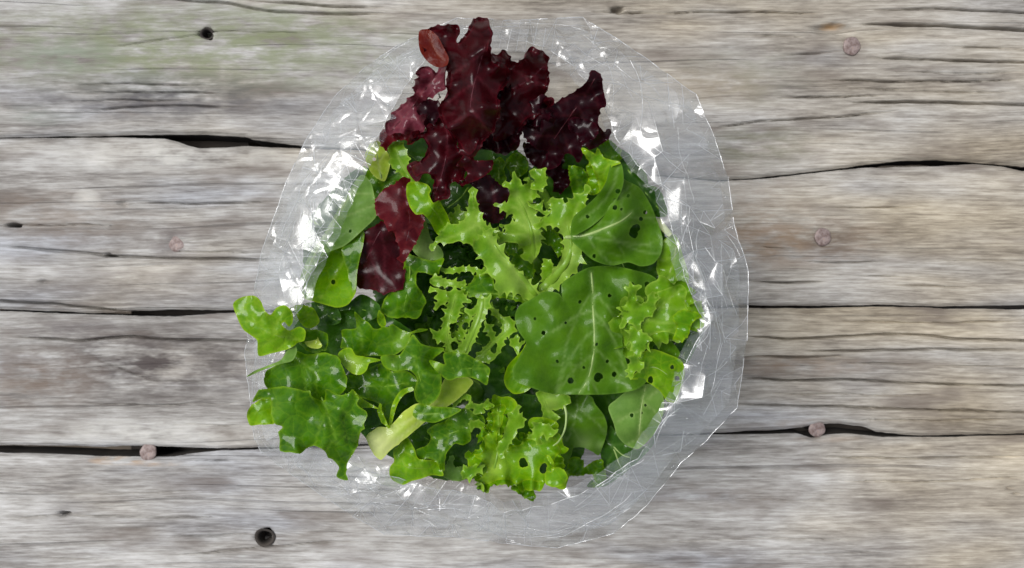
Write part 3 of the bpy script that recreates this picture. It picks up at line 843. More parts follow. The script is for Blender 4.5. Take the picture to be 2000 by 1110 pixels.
leaf("lobe", "rust coloured translucent flap", 1, [(348,150),(354,102),(398,98),(440,130),(472,190),(494,236),(484,272),(440,280),(394,254),(358,205)], 141, "rust", parent=red, ruf=(0.4,80,20), curl=(6,-10,30,100), dome=-1, veins=[[(400,110),(420,180),(470,250)]])
leaf("lobe", None, 1, [(700,215),(740,222),(755,188),(790,212),(800,250),(832,266),(862,240),(868,210),(900,190),(960,212),(992,245),(985,300),(990,350),(975,395),(955,430),(1000,440),(1005,460),(985,480),(960,500),(930,520),(880,545),(850,590),(825,640),(780,660),(735,640),(700,610),(690,520),(700,440),(720,360),(740,300)],
  130, "red", parent=red, ctrl=[(900,230,8),(800,400,4),(950,340,4),(780,620,-3),(720,300,-2),(860,480,-2)], ruf=(3.2, 75, 22), curl=(15,-60,120,80), blister=2.0, ribs=[[(960,280),(880,350),(800,390),(700,420)]], ribw=(2,4), ribmat="red", side=45, teeth=(2.5,15), puff=0.8, frill=(7, 84, (3, 16)))
leaf("lobe", None, 1, [(700,395),(740,370),(790,380),(800,350),(835,380),(850,430),(900,455),(960,440),(1000,470),(1010,530),(985,580),(930,590),(880,575),(850,620),(835,660),(790,690),(730,700),(660,690),(600,640),(620,600),(690,600),(740,560),(755,500),(715,470),(680,440)],
  128, "maroon", parent=red, ctrl=[(760,420,2),(940,500,4),(700,660,-4),(830,640,-3),(860,500,3)], ruf=(3.6, 60, 24), curl=(16,-60,140,60), blister=2.0, teeth=(3.0,13), puff=0.7, veins=[[(990,480),(900,540),(800,560)]], frill=(12, 70, (3.5, 14)))
leaf("lobe", None, 1, [(430,470),(470,480),(490,560),(530,640),(560,700),(602,722),(590,790),(555,850),(575,880),(540,858),(512,840),(492,868),(492,910),(450,935),(410,958),(393,925),(420,880),(425,835),(395,812),(360,815),(332,832),(300,772),(342,745),(385,712),(390,672),(362,632),(325,640),(300,660),(320,610),(380,590),(410,540)],
  128, "red", parent=red, ctrl=[(450,500,0),(480,700,4),(420,930,-2),(330,800,0),(580,780,-1),(320,640,2)], ruf=(2.4, 70, 18), curl=(12,-50,110,75), blister=1.2, ribs=[[(470,500),(490,640),(470,780),(430,900)]], ribw=(4,2), ribmat="red", teeth=(1.8,14), frill=(7, 70, (2.6, 16)))
leaf("lobe", None, 1, [(535,765),(560,730),(580,706),(610,738),(660,745),(712,742),(700,790),(660,822),(610,845),(555,862),(590,810),(570,775)], 130, "red", parent=red, ctrl=[(580,720,3),(650,800,1),(600,840,-1)], ruf=(1.2,60,15), curl=(8,-30,60,60), dome=2, teeth=(1.5,13))
leaf("lobe", "frilled hanging tip", 1, [(600,840),(640,830),(690,815),(740,858),(795,890),(780,940),(765,985),(772,1010),(720,1050),(672,1022),(645,960),(632,900)], 119, "maroon", parent=red, ctrl=[(640,850,2),(720,920,3),(720,1030,-3)], ruf=(1.4,50,16), curl=(9,-50,60,60), teeth=(3.2,11), dome=2, veins=[[(690,820),(720,920),(715,1030)]])

pinkl = leaf("red_lettuce_leaf", "dusty pink underside of a frilled red leaf left of the dark one", 1,
  [(330,315),(362,276),(412,290),(432,312),(455,282),(496,266),(486,310),(482,396),(445,388),(412,420),(386,462),(412,530),(395,572),(355,606),(290,600),(240,592),(205,606),(188,590),(186,555),(230,500),(290,450),(330,390),(346,340)],
  124, "pink", ctrl=[(380,300,5),(470,300,6),(300,520,2),(200,590,-3),(400,540,1),(360,400,0)], ruf=(2.6,70,18), curl=(12,-40,100,70), blister=1.2, ribs=[[(215,590),(300,500),(370,400),(450,320)]], ribw=(4,2), ribmat="red", side=40, teeth=(3.5,14), frill=(8, 70, (3.5, 15)))
leaf("lobe", "dark curled frill", 1, [(340,490),(362,455),(400,440),(430,450),(460,430),(440,400),(450,460),(445,520),(420,570),(400,590),(375,560),(385,520),(350,515)], 129, "maroon", parent=pinkl, ruf=(2,50,14), curl=(9,-30,120,50), teeth=(3,12))
leaf("lobe", None, 1, [(200,600),(300,598),(350,608),(384,590),(350,625),(330,645),(296,662),(290,640),(245,638),(208,658),(182,684),(155,632),(172,592)], 119, "crimson", parent=pinkl, ruf=(2,45,14), curl=(9,-40,90,50), teeth=(4,12))

dk = leaf("red_lettuce_leaf", "almost black maroon frilled leaf with a raised pointed tip on right", 1,
  [(1200,298),(1242,318),(1256,400),(1270,462),(1240,488),(1230,560),(1262,602),(1292,588),(1282,632),(1240,662),(1200,682),(1152,662),(1156,702),(1138,748),(1100,706),(1062,712),(1040,760),(1000,782),(958,772),(980,722),(985,692),(930,682),(888,645),(862,600),(852,560),(920,500),(990,480),(1050,442),(1120,402),(1170,362),(1192,322)],
  127, "maroon", ctrl=[(1215,310,14),(1150,450,4),(1260,460,6),(1000,540,2),(1100,620,-4),(960,750,-5),(1260,620,2)], ruf=(2.4,90,20), curl=(9,-20,80,75), blister=1.6, ribs=[[(1220,330),(1160,430),(1080,540),(1010,640)]], ribw=(2,4), ribmat="red", side=45, teeth=(3,13), puff=0.7)
leaf("lobe", None, 1, [(1085,545),(1120,530),(1170,540),(1215,560),(1230,600),(1200,640),(1150,650),(1130,610),(1095,600)], 132, "maroon", parent=dk, dome=-4, ruf=(2,40,16), curl=(10,20,120,60), teeth=(3,12))
leaf("lobe", None, 1, [(865,655),(930,670),(1000,682),(1062,720),(1050,780),(1092,792),(1092,850),(1052,897),(1016,882),(1010,835),(962,792),(912,762),(880,722)], 117, "maroon", parent=dk, ctrl=[(1050,870,-4),(900,700,0)], ruf=(3,45,18), curl=(10,-40,110,50), teeth=(4,12))

cr = leaf("red_lettuce_leaf", "small crimson folded leaf with ragged edge beside the left arugula", 2,
  [(440,570),(500,535),(552,508),(590,545),(640,600),(650,720),(672,760),(660,882),(600,902),(550,915),(500,892),(440,888),(395,862),(398,780),(428,680)],
  117, "red", ctrl=[(520,560,2),(620,800,0),(420,850,-3),(560,700,1)], ruf=(1.0,80,16), curl=(8,-20,40,70), blister=0.8, ribs=[[(560,520),(500,620),(440,760)]], ribw=(3,2), ribmat="red", side=38, teeth=(2.5,12), tone=[])
leaf("lobe", "crimson flap folded over", 2, [(662,254),(702,270),(690,330),(700,392),(738,462),(782,470),(772,540),(742,612),(700,682),(668,735),(640,722),(652,680),(625,600),(612,556),(580,555),(556,500),(530,480),(508,440),(512,380),(560,320),(620,292)],
  124, "crimson", parent=cr, ctrl=[(690,280,4),(560,400,2),(720,540,2),(660,700,-2)], ruf=(1.0,60,14), curl=(7,-40,70,45), blister=0.9, ribs=[[(660,300),(690,420),(700,540),(660,700)]], ribw=(3,2), ribmat="red", side=36, teeth=(3.6,10))

# ================= left arugula behind the film =================
leaf("arugula_leaf", "long pale arugula leaf pressed against the film on the left", 2,
  [(430,240),(480,290),(500,370),(515,420),(505,480),(440,545),(330,640),(210,690),(150,760),(110,840),(78,830),(130,700),(200,600),(270,480),(320,390),(370,310)],
  119, "dusty", ctrl=[(440,300,2),(480,440,3),(250,620,2),(110,800,-3),(200,560,-2)], ruf=(0.8,110,20), curl=(8,-20,50,110), dome=2, blister=0.8, ribs=[[(100,820),(190,640),(310,440),(410,280)]], ribw=(9,5), side=55, holes=[(362,560,5)])
h2 = leaf("arugula_leaf", "bright cupped arugula leaf with one hole at left edge of the pile", 2,
  [(92,905),(108,850),(158,762),(220,695),(300,655),(400,585),(440,560),(432,640),(412,720),(396,800),(392,900),(350,972),(290,992),(220,976),(150,956),(104,942)],
  113, "bright", ctrl=[(250,780,-2),(100,900,5),(290,985,5),(390,900,4),(420,600,2),(180,740,2)], ruf=(0.4,120,20), curl=(16,30,90,160), dome=-4, blister=0.5, holes=[(267,850,9)], side=0, veins=[[(420,590),(330,720),(240,880)]], tone=[(195,935,9,0.9)])
leaf("lobe", "dark inner wall of the cup", 2, [(318,655),(400,590),(440,562),(434,640),(414,720),(400,800),(394,880),(380,910),(360,860),(345,780),(325,720)], 120, "green", parent=h2, dome=1, ruf=(0.4,90,15), curl=(6,10,50,90), blister=0.4)

# ================= green leaves in the middle, upper half =================
leaf("lettuce_leaf", "smooth green leaf tip lying over the crimson leaf", 15,
  [(75,520),(95,490),(180,485),(270,510),(308,560),(290,605),(330,690),(390,670),(420,720),(470,810),(500,900),(520,960),(470,990),(400,1010),(350,960),(310,880),(240,800),(165,798),(110,730),(75,620)],
  126, "bright", ctrl=[(150,520,3),(280,700,4),(450,930,-6)], ruf=(0.7,90,16), curl=(9,-30,60,90), dome=2, ribs=[[(120,520),(240,640),(370,800),(470,960)]], ribw=(2,4), ribmat="lime", side=0)
leaf("frisee_leaf", "pointed yellow-green frisee leaf below the hanging maroon tip", 15,
  [(718,530),(742,600),(770,720),(800,810),(870,930),(915,940),(960,1010),(975,1040),(900,1050),(840,1040),(700,1090),(600,1060),(500,1085),(400,1075),(330,1110),(390,1010),(450,940),(540,900),(600,900),(650,840),(680,740),(690,650)],
  122, "frisee", ctrl=[(720,560,8),(720,850,3),(400,1060,-3),(900,1000,2),(600,1000,3)], ruf=(1.4,55,14), curl=(8,-40,80,50), teeth=(4.5,18), ribs=[[(720,560),(740,750),(800,960)]], ribw=(2,3), ribmat="lime", veins=[[(760,900),(600,990),(400,1060)]], tone=[(740,900,110,0.35)])
leaf("frisee_leaf", "small frisee tooth leaf wedged left of the pointed one", 15, [(485,800),(540,790),(580,700),(600,760),(640,800),(650,860),(600,900),(540,910),(480,855),(520,850)], 115, "frisee", ruf=(1,40,10), curl=(6,-30,60,40), teeth=(4,16))
leaf("frisee_leaf", "long yellow-green frisee leaf slanting down to the arugula", 2,
  [(1160,545),(1178,600),(1230,670),(1290,760),(1380,850),(1450,930),(1400,962),(1330,920),(1290,908),(1240,908),(1190,892),(1192,840),(1150,800),(1130,740),(1090,690),(1062,640),(1110,590)],
  126, "frisee", ctrl=[(1140,600,3),(1250,800,3),(1430,930,-3),(1300,780,-1)], ruf=(1.5,45,14), curl=(8,-40,90,45), teeth=FR, ribs=[[(1430,930),(1330,810),(1220,690),(1150,580)]], ribw=(22,4), ribmat="lime", tone=[(1330,830,130,0.45)], blister=0.7)
leaf("frisee_leaf", "upright frisee leaf with dark fine veins right of the maroon tip", 15,
  [(1015,505),(1080,500),(1140,428),(1190,470),(1215,520),(1260,500),(1280,440),(1300,520),(1350,560),(1340,640),(1260,680),(1330,730),(1340,800),(1380,900),(1390,1040),(1380,1150),(1330,1240),(1240,1250),(1220,1130),(1150,1080),(1060,1070),(985,1060),(960,990),(1060,965),(1000,915),(1060,905),(1140,880),(1120,800),(1040,770),(960,705),(1050,700),(1090,620),(1080,550)],
  119, "frisee", ctrl=[(1140,470,6),(1200,700,3),(1300,900,1),(1320,1200,-8),(980,1020,0)], ruf=(1.6,50,14), curl=(9,-40,90,48), teeth=(5,16), ribs=[[(1330,1230),(1310,1000),(1240,780),(1150,600)]], ribw=(18,3), ribmat="lime", veins=[[(1290,900),(1180,760),(1100,720)],[(1310,1000),(1200,900),(1080,880)],[(1310,1050),(1200,1000),(1060,1000)],[(1250,780),(1290,650),(1290,560)]], tone=[(1290,900,180,0.35)])
leaf("frisee_leaf", "curled frisee frill at the foot of the maroon leaf", 15, [(1280,380),(1350,360),(1420,365),(1440,430),(1440,510),(1390,560),(1330,550),(1300,500),(1340,470),(1310,430)], 124, "frisee", ruf=(1.6,35,12), curl=(9,20,120,45), teeth=(4,14), dome=-2)
leaf("frisee_leaf", "narrow frisee ring curl between the two upright leaves", 15, [(1260,680),(1330,720),(1390,690),(1425,660),(1400,720),(1420,770),(1470,775),(1510,740),(1480,690),(1520,690),(1520,750),(1480,790),(1420,800),(1370,760),(1290,725)], 123, "frisee", ruf=(1,30,8), curl=(5,-20,60,40), teeth=(3,14), res=4)
m = leaf("frisee_leaf", "broad frisee leaf with thick branching stem beside the holed arugula", 3,
  [(270,905),(330,830),(395,725),(418,640),(400,560),(350,522),(265,538),(300,480),(345,430),(335,375),(392,380),(420,402),(470,370),(550,330),(530,400),(560,440),(480,490),(470,560),(480,620),(512,650),(505,730),(462,800),(380,872),(310,925)],
  122, "frisee", ctrl=[(290,890,-4),(420,700,1),(440,450,4),(300,510,0),(520,380,2)], ruf=(1.4,45,13), curl=(8,-30,80,48), teeth=FR, ribs=[[(285,905),(350,830),(430,730),(455,640),(430,520)]], ribw=(34,5), ribmat="lime", veins=[[(440,600),(380,540),(300,520)],[(450,560),(470,470),(500,400)]], tone=[(400,760,120,0.4)])
leaf("frisee_leaf", "small upright green frisee fan under the pointed tip", 3, [(440,195),(480,192),(520,202),(552,262),(552,335),(500,372),(462,330),(450,262)], 118, "green", ctrl=[(480,210,5),(500,350,-3)], ruf=(1.3,40,12), curl=(8,-30,90,45), teeth=FS, side=0, veins=[[(500,360),(490,280),(480,210)]])
leaf("frisee_leaf", "second small frisee fan tucked next to the pointed tip", 3, [(540,195),(575,190),(600,230),(620,300),(610,340),(560,350),(548,300),(556,250)], 121, "bright", ruf=(1.2,35,12), curl=(8,-20,90,45), teeth=FS)
leaf("frisee_leaf", "sharp pointed bright leaf tip rising over the holed arugula", 3,
  [(513,90),(560,104),(592,122),(605,90),(640,140),(690,158),(735,172),(690,188),(668,232),(645,295),(622,332),(602,262),(570,180)],
  134, "bright", ctrl=[(515,92,5),(730,172,4),(620,320,-4),(610,180,2)], ruf=(1,60,12), curl=(8,-20,70,60), teeth=(2.2,18), veins=[[(622,320),(600,200),(540,110)],[(630,260),(660,190),(720,172)]])
na = leaf("arugula_leaf", "holed arugula leaf folded across the upper right with a snapped pale midrib", 3,
  [(690,165),(735,180),(752,262),(840,312),(900,402),(942,502),(972,602),(964,682),(922,742),(852,757),(780,735),(700,752),(640,745),(570,715),(500,652),(460,610),(455,550),(472,480),(540,422),(610,352),(650,292),(668,232)],
  127, "arugula", ctrl=[(710,190,5),(560,440,2),(480,590,3),(700,560,5),(930,560,-4),(850,740,-5),(640,730,-3),(850,350,-2)], ruf=(0.8,110,22), curl=(12,-50,40,130), dome=2, blister=1.8,
  ribs=[[(420,595),(520,588),(640,547),(740,500),(800,452)]], ribw=(11,4), side=46, holes=[(722,332,11),(702,425,10),(548,478,8),(815,558,30),(742,436,4),(585,700,7),(852,490,6),(780,357,7),(878,452,6)], veins=[[(600,600),(720,620),(900,640)],[(500,480),(600,430),(700,300)]])
leaf("lobe", "margin folded over", 3, [(466,490),(540,420),(610,350),(650,292),(668,230),(690,160),(738,176),(752,255),(742,320),(700,400),(640,470),(570,530),(490,575),(456,580),(455,540)], 132, "arugula", parent=na,
  ctrl=[(480,540,0),(650,300,4),(720,190,5),(700,400,-3),(560,530,-3)], dome=1, ruf=(0.5,110,14), curl=(7,-10,50,110), holes=[(722,332,9),(702,385,7),(548,478,7)], veins=[[(500,500),(610,420),(690,310),(720,200)]])
big = leaf("arugula_leaf", "largest arugula leaf, wide and smooth with pale midrib and small holes, right of centre", 5,
  [(330,112),(400,74),(460,84),(482,112),(478,40),(520,5),(610,-40),(720,-45),(800,-30),(900,0),(945,60),(900,140),(800,200),(765,240),(760,330),(800,460),(870,492),(820,532),(700,552),(560,554),(420,548),(330,520),(260,490),(250,440),(290,360),(310,312),(272,252),(258,190),(280,140)],
  123, "arugula", ctrl=[(400,120,3),(620,200,2),(500,400,4),(300,470,5),(700,530,-2),(860,60,-3),(560,540,0),(740,300,-1)], ruf=(0.7,120,22), curl=(14,-60,30,150), dome=2.2, blister=2.2,
  ribs=[[(612,-20),(620,60),(625,160),(630,280),(620,400),(592,500),(556,552)]], ribw=(9,4), side=60, holes=[(805,48,13),(878,38,9),(390,268,7),(647,475,17),(517,492,10),(722,462,9),(640,320,4),(495,220,4),(560,120,4),(700,90,5),(830,110,4),(455,400,4),(350,200,4),(580,430,4),(690,400,5)], veins=[[(622,160),(540,190),(430,260)],[(632,170),(690,240),(740,350),(780,470)]])
leaf("lobe", "rolled lower edge", 5, [(290,350),(308,320),(300,390),(262,430),(258,480),(300,505),(330,520),(300,545),(250,552),(216,522),(205,482),(225,420)], 121, "bright", parent=big, ctrl=[(220,480,2),(300,530,2),(300,370,0)], dome=-3, ruf=(0.4,80,16), curl=(8,10,70,80))

# ================= frisee on the right =================
pf = leaf("frisee_leaf", "frilly yellow-green frisee leaf between big arugula and the right film", 5,
  [(770,190),(760,150),(830,120),(860,140),(885,100),(905,120),(900,60),(940,40),(1040,10),(1092,60),(1085,130),(1125,180),(1100,230),(1070,290),(1020,302),(960,288),(910,302),(880,332),(830,350),(790,380),(750,340),(725,250),(745,160)],
  126, "frisee", ctrl=[(800,200,3),(1000,120,2),(1110,180,4),(1000,280,1),(760,330,-3)], ruf=(2.2,55,18), curl=(11,-50,110,50), teeth=FR, blister=1.5, ribs=[[(770,340),(840,240),(930,150),(1040,60)]], ribw=(5,2), ribmat="lime", side=36, frill=(22, 52, (8, 14)))
leaf("lobe", "front frill", 5, [(792,52),(830,48),(822,108),(862,138),(902,72),(916,122),(902,180),(852,200),(842,246),(792,216),(768,222),(758,170),(790,110)], 132, "frisee", parent=pf, ruf=(2,36,12), curl=(9,-30,120,40), teeth=(6.5,14), ctrl=[(810,60,2),(800,200,-2)])
leaf("lobe", "hanging frill", 5, [(800,238),(850,262),(888,285),(882,330),(832,380),(862,430),(820,450),(800,486),(788,430),(818,360),(796,300)], 131, "frisee", parent=pf, ruf=(1.6,36,10), curl=(8,-30,110,40), teeth=(6,14))
leaf("lobe", "curled corner", 5, [(1000,190),(1040,160),(1090,165),(1126,182),(1085,225),(1075,270),(1040,300),(1005,290),(1020,240)], 133, "bright", parent=pf, ruf=(1.2,40,12), curl=(8,-20,90,50), teeth=(4,16))
leaf("lettuce_leaf", "pale yellow-green leaf half hidden behind the right film", 3, [(965,640),(1000,600),(1050,585),(1090,700),(1125,830),(1100,880),(1040,890),(980,850),(945,790),(950,710)], 118, "frisee", ruf=(1.4,70,18), curl=(9,-30,80,70), ribs=[[(1060,600),(1040,720),(1000,850)]], ribw=(7,4), side=40, ctrl=[(1060,620,2),(1000,850,-3)])
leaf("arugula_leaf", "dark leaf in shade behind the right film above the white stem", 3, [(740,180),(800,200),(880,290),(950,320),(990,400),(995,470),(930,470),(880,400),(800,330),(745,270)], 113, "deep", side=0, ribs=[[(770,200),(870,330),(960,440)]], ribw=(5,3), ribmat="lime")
stalk("leaf_stem", "short thick white stem poking out against the right film", 3, [(935,495),(975,535),(1022,585)], 16, 13, 112, 122, "white")
leaf("arugula_leaf", "small arugula leaf with three holes at lower right of the pile", 5,
  [(830,380),(900,345),(980,370),(1040,400),(1052,460),(1032,540),(1012,590),(972,586),(940,540),(885,500),(840,484),(800,482),(838,440)],
  124, "bright", ctrl=[(900,370,2),(1000,570,-3),(850,470,-1)], dome=2, ruf=(0.7,80,16), curl=(8,-40,40,90), holes=[(995,427,7),(1019,481,8),(893,488,13)], ribs=[[(840,440),(920,430),(1020,500)]], ribw=(3,2), side=34)
leaf("arugula_leaf", "dark patch of arugula showing below the right frisee", 5, [(880,300),(960,290),(1010,330),(1030,370),(990,390),(930,370),(890,350)], 118, "arugula", holes=[(920,342,16)], dome=1)
leaf("arugula_leaf", "deep green leaf against the film at far right", 5, [(1020,310),(1080,270),(1130,190),(1145,260),(1110,330),(1070,400),(1040,410),(1000,360)], 114, "deep", dome=1, ribs=[[(1130,210),(1080,310),(1040,390)]], ribw=(3,2))
leaf("arugula_leaf", "pale round arugula underside with a straight midrib, lower right", 14,
  [(465,325),(530,260),(620,190),(740,140),(830,140),(900,200),(922,270),(915,370),(880,480),(820,570),(760,630),(710,668),(650,655),(590,620),(535,550),(510,460)],
  114, "dusty", ctrl=[(560,280,2),(700,450,2),(700,660,-5),(900,300,0)], dome=1.8, ruf=(0.5,110,18), curl=(8,-40,30,120), blister=0.5, ribs=[[(775,145),(740,300),(725,470),(705,650)]], ribw=(6,3), side=42, holes=[(770,305,7),(658,392,9),(740,372,4)], veins=[[(790,250),(830,215),(875,185)]])
leaf("arugula_leaf", "dim blue-green leaf with a torn lower edge under the big arugula", 14,
  [(60,240),(130,215),(230,205),(320,240),(350,300),(420,390),(448,480),(440,560),(410,650),(380,720),(330,690),(250,655),(170,660),(150,720),(80,840),(20,800),(0,680),(20,500),(10,350)],
  106, "arugula", ctrl=[(230,230,2),(300,450,4),(300,680,-3),(50,780,-6)], dome=2, ruf=(1.2,70,18), curl=(10,-60,50,70), blister=0.9, ribs=[[(200,215),(190,400),(120,600)]], ribw=(4,2), side=50, tone=[(260,620,70,0.6),(390,640,40,0.5)])
leaf("arugula_leaf", "dark veined leaf under the pale round one by the bottom film", 14,
  [(440,590),(480,480),(530,550),(600,640),(700,680),(780,640),(850,560),(830,640),(740,740),(640,830),(540,910),(430,980),(290,985),(330,930),(400,900),(410,780),(400,690)],
  101, "deep", ctrl=[(480,520,0),(500,900,-3),(800,620,-3)], dome=2, ruf=(1.0,80,18), curl=(9,-50,50,80), ribs=[[(450,590),(510,680),(550,790),(575,860)],[(450,590),(580,720),(700,750)]], ribw=(6,3), side=48, holes=[(490,895,6)])
leaf("lettuce_leaf", "small crumpled green piece at bottom below the torn leaf", 14, [(140,760),(190,740),(250,760),(255,830),(330,780),(400,760),(420,820),(440,900),(430,960),(380,980),(290,985),(350,940),(330,880),(240,890),(170,890),(110,880)], 104, "green", ruf=(2.2,45,14), curl=(10,-50,110,45), teeth=(3,14), blister=1.4)

# ================= bottom centre frill =================
u = leaf("frisee_leaf", "bright curly leaf spilling to the bottom edge of the bag", 12,
  [(900,280),(960,190),(1060,180),(1100,240),(1080,300),(1060,400),(1020,470),(1040,560),(1100,520),(1160,520),(1170,440),(1240,470),(1300,372),(1380,370),(1450,400),(1460,460),(1500,460),(1530,540),(1560,610),(1500,680),(1520,740),(1570,820),(1540,880),(1480,900),(1400,890),(1330,900),(1240,880),(1150,920),(1080,880),(1000,880),(930,910),(840,925),(805,960),(810,890),(770,840),(820,800),(870,750),(840,710),(790,690),(730,600),(830,590),(850,540),(780,460),(860,450),(910,400),(920,330)],
  121, "bright", ctrl=[(1000,250,0),(960,700,3),(1300,600,3),(1480,850,2),(850,850,-2),(1400,420,3),(1100,850,-2)], ruf=(2.4,55,16), curl=(11,-50,110,55), teeth=(4.5,18), blister=1.5, ribs=[[(960,760),(1000,560),(1000,400),(990,240)]], ribw=(8,3), ribmat="lime", side=40,
  holes=[(1205,705,30),(1370,745,32),(835,770,20),(1125,480,30)], tone=[(950,740,110,0.7),(900,860,80,0.35)], frill=(17, 52, (6, 15)))
leaf("lobe", "standing frill", 12, [(1070,290),(1110,280),(1160,225),(1170,290),(1210,335),(1200,400),(1150,420),(1140,470),(1100,520),(1050,600),(1010,655),(990,600),(1000,540),(1040,490),(1050,420),(1085,350)], 128, "frisee", parent=u, ruf=(1.4,40,10), curl=(8,-20,100,45), teeth=(3.5,14))
leaf("lobe", "standing frill", 12, [(1245,480),(1290,450),(1300,372),(1380,378),(1440,410),(1470,460),(1400,490),(1360,455),(1340,500),(1360,545),(1310,520)], 130, "frisee", parent=u, ruf=(1.2,40,10), curl=(8,-20,90,45), teeth=(3.5,15))
leaf("lobe", "curled tip", 12, [(1390,640),(1430,660),(1455,700),(1450,760),(1480,740),(1540,760),(1570,830),(1530,885),(1460,900),(1400,880),(1385,820),(1410,770),(1440,780),(1440,720)], 129, "bright", parent=u, ruf=(0.8,50,10), curl=(8,10,90,60), teeth=(2,16))
leaf("lobe", "lower frill", 12, [(1150,880),(1200,850),(1250,870),(1290,940),(1305,990),(1270,1010),(1210,985),(1150,940),(1110,920)], 114, "green", parent=u, ruf=(2,40,12), curl=(9,-30,100,45), teeth=(4,14))
leaf("frisee_leaf", "pale curl above the bright curly leaf beside the yellow stem", 12, [(610,190),(660,150),(720,125),(765,150),(770,200),(810,210),(860,220),(900,180),(945,230),(900,260),(870,240),(880,280),(810,290),(790,250),(745,240),(750,180),(700,170),(640,220)], 123, "frisee", ruf=(1.4,40,9), curl=(7,-20,110,45), teeth=(3,14))
leaf("frisee_leaf", "thin loop of frisee in the dark gap below centre", 12, [(755,370),(800,350),(850,355),(885,390),(870,420),(905,400),(905,450),(860,470),(850,420),(800,405),(770,440),(760,410)], 120, "frisee", ruf=(0.8,40,8), curl=(5,-20,90,45), teeth=(2.5,12), res=4)
leaf("frisee_leaf", "pale curl at lower left of the bright curly leaf", 12, [(545,740),(580,680),(615,640),(620,720),(680,740),(725,730),(700,790),(720,820),(680,850),(600,840),(540,810)], 108, "dusty", ruf=(1.4,50,12), curl=(9,-30,110,50), teeth=(3,14))
leaf("frisee_leaf", "small toothed curl left of the bright curly leaf", 12, [(700,760),(760,735),(830,715),(870,735),(840,770),(800,800),(770,830),(730,830),(690,810)], 125, "frisee", ruf=(1.2,36,9), curl=(7,-10,110,40), teeth=(4,13), dome=-1.5)
v = leaf("frisee_leaf", "small twisted yellow leaf under the edge of big arugula", 12,
  [(1310,120),(1380,115),(1480,120),(1590,150),(1560,220),(1490,255),(1440,260),(1470,300),(1475,360),(1440,380),(1370,360),(1370,280),(1350,200)],
  119, "frisee", ctrl=[(1400,140,2),(1420,340,-2)], ruf=(1.4,45,12), curl=(9,-30,100,50), teeth=(3.5,15), ribs=[[(1360,120),(1400,230),(1430,350)]], ribw=(4,2), ribmat="lime", tone=[(1440,200,80,0.5)])
stalk("leaf_stem", "thin pale curved tendril hanging below the twisted yellow leaf", 12, [(1545,220),(1562,300),(1550,420),(1500,520),(1450,560)], 5, 3, 124, 127, "pale")
leaf("lettuce_leaf", "dark green lobe right of the thin yellow stem, bottom centre", 12,
  [(460,390),(550,360),(620,290),(700,250),(790,280),(860,310),(880,370),(780,350),(760,420),(760,510),(700,550),(640,530),(580,590),(550,640),(545,720),(525,770),(480,690),(400,660),(330,690),(310,600),(400,560),(440,490),(410,440)],
  118, "green", ctrl=[(600,420,3),(700,300,0),(540,720,3),(350,660,2)], ruf=(1.2,70,16), curl=(10,-50,80,70), ribs=[[(780,300),(680,420),(540,480),(480,560)]], ribw=(3,2), ribmat="lime", side=38, teeth=(2.2,24))
leaf("lettuce_leaf", "bright yellow-edged lettuce leaf at bottom overlapping the film", 12,
  [(125,600),(170,560),(230,490),(290,580),(330,670),(470,690),(530,780),(530,808),(440,800),(350,830),(270,850),(200,880),(130,850),(95,810),(95,740),(130,690)],
  120, "bright", ctrl=[(180,600,1),(250,750,5),(500,790,0),(150,840,-2)], dome=2, ruf=(0.8,80,16), curl=(10,-70,50,90), ribs=[[(220,510),(200,620),(220,730),(380,750)]], ribw=(3,2), ribmat="lime", side=40, blister=0.9)

# ================= lower left romaine group =================
w = leaf("lettuce_leaf", "big glossy green lettuce leaf with pointed tip hanging over the lower left film", 4,
  [(150,622),(200,568),(280,548),(400,560),(480,606),(540,622),(550,560),(600,586),(660,602),(690,560),(712,640),(765,692),(740,760),(720,822),(692,900),(642,985),(662,1046),(610,1026),(620,980),(590,940),(545,892),(480,856),(440,872),(405,902),(350,892),(300,886),(300,830),(316,760),(272,742),(256,690),(246,602),(200,602)],
  139, "green", ctrl=[(200,590,-1),(420,640,2),(560,760,6),(340,860,-1),(640,1020,-9),(720,700,0),(560,580,1)], dome=3, ruf=(1.3,100,22), curl=(12,-60,50,110), blister=1.3, ribs=[[(520,600),(545,660),(572,745),(605,852)]], ribw=(7,2), ribmat="lime", side=34, tone=[(250,650,60,0.2)], puff=0.7, teeth=(6,42))
leaf("lobe", "pale fold at the left tip", 4, [(120,690),(150,640),(245,600),(250,690),(262,740),(190,745),(135,748)], 133, "bright", parent=w, dome=1, curl=(8,-20,60,70), ruf=(0.8,60,12), teeth=(2,18))
x = leaf("lettuce_leaf", "dark green lettuce leaf with pale branching veins above the hanging one", 4,
  [(212,500),(230,455),(300,420),(380,355),(440,372),(520,362),(580,372),(605,380),(642,460),(652,545),(600,600),(540,630),(480,620),(400,575),(280,555),(222,535)],
  132, "green", ctrl=[(300,450,2),(460,430,0),(620,480,4),(520,600,-1),(230,520,-1)], dome=-1, ruf=(1.2,90,18), curl=(11,-40,80,90), blister=1.0, ribs=[[(375,372),(440,430),(512,492)]], ribw=(7,3), ribmat="lime", side=30, puff=0.7, teeth=(5,38))
leaf("lobe", "silvery underside of a turned edge", 4, [(118,487),(160,458),(230,430),(300,400),(335,352),(374,318),(386,350),(362,400),(290,420),(200,452),(160,470)], 138, "dusty", parent=x, dome=1.5, curl=(7,-30,50,70), ruf=(0.5,70,10))
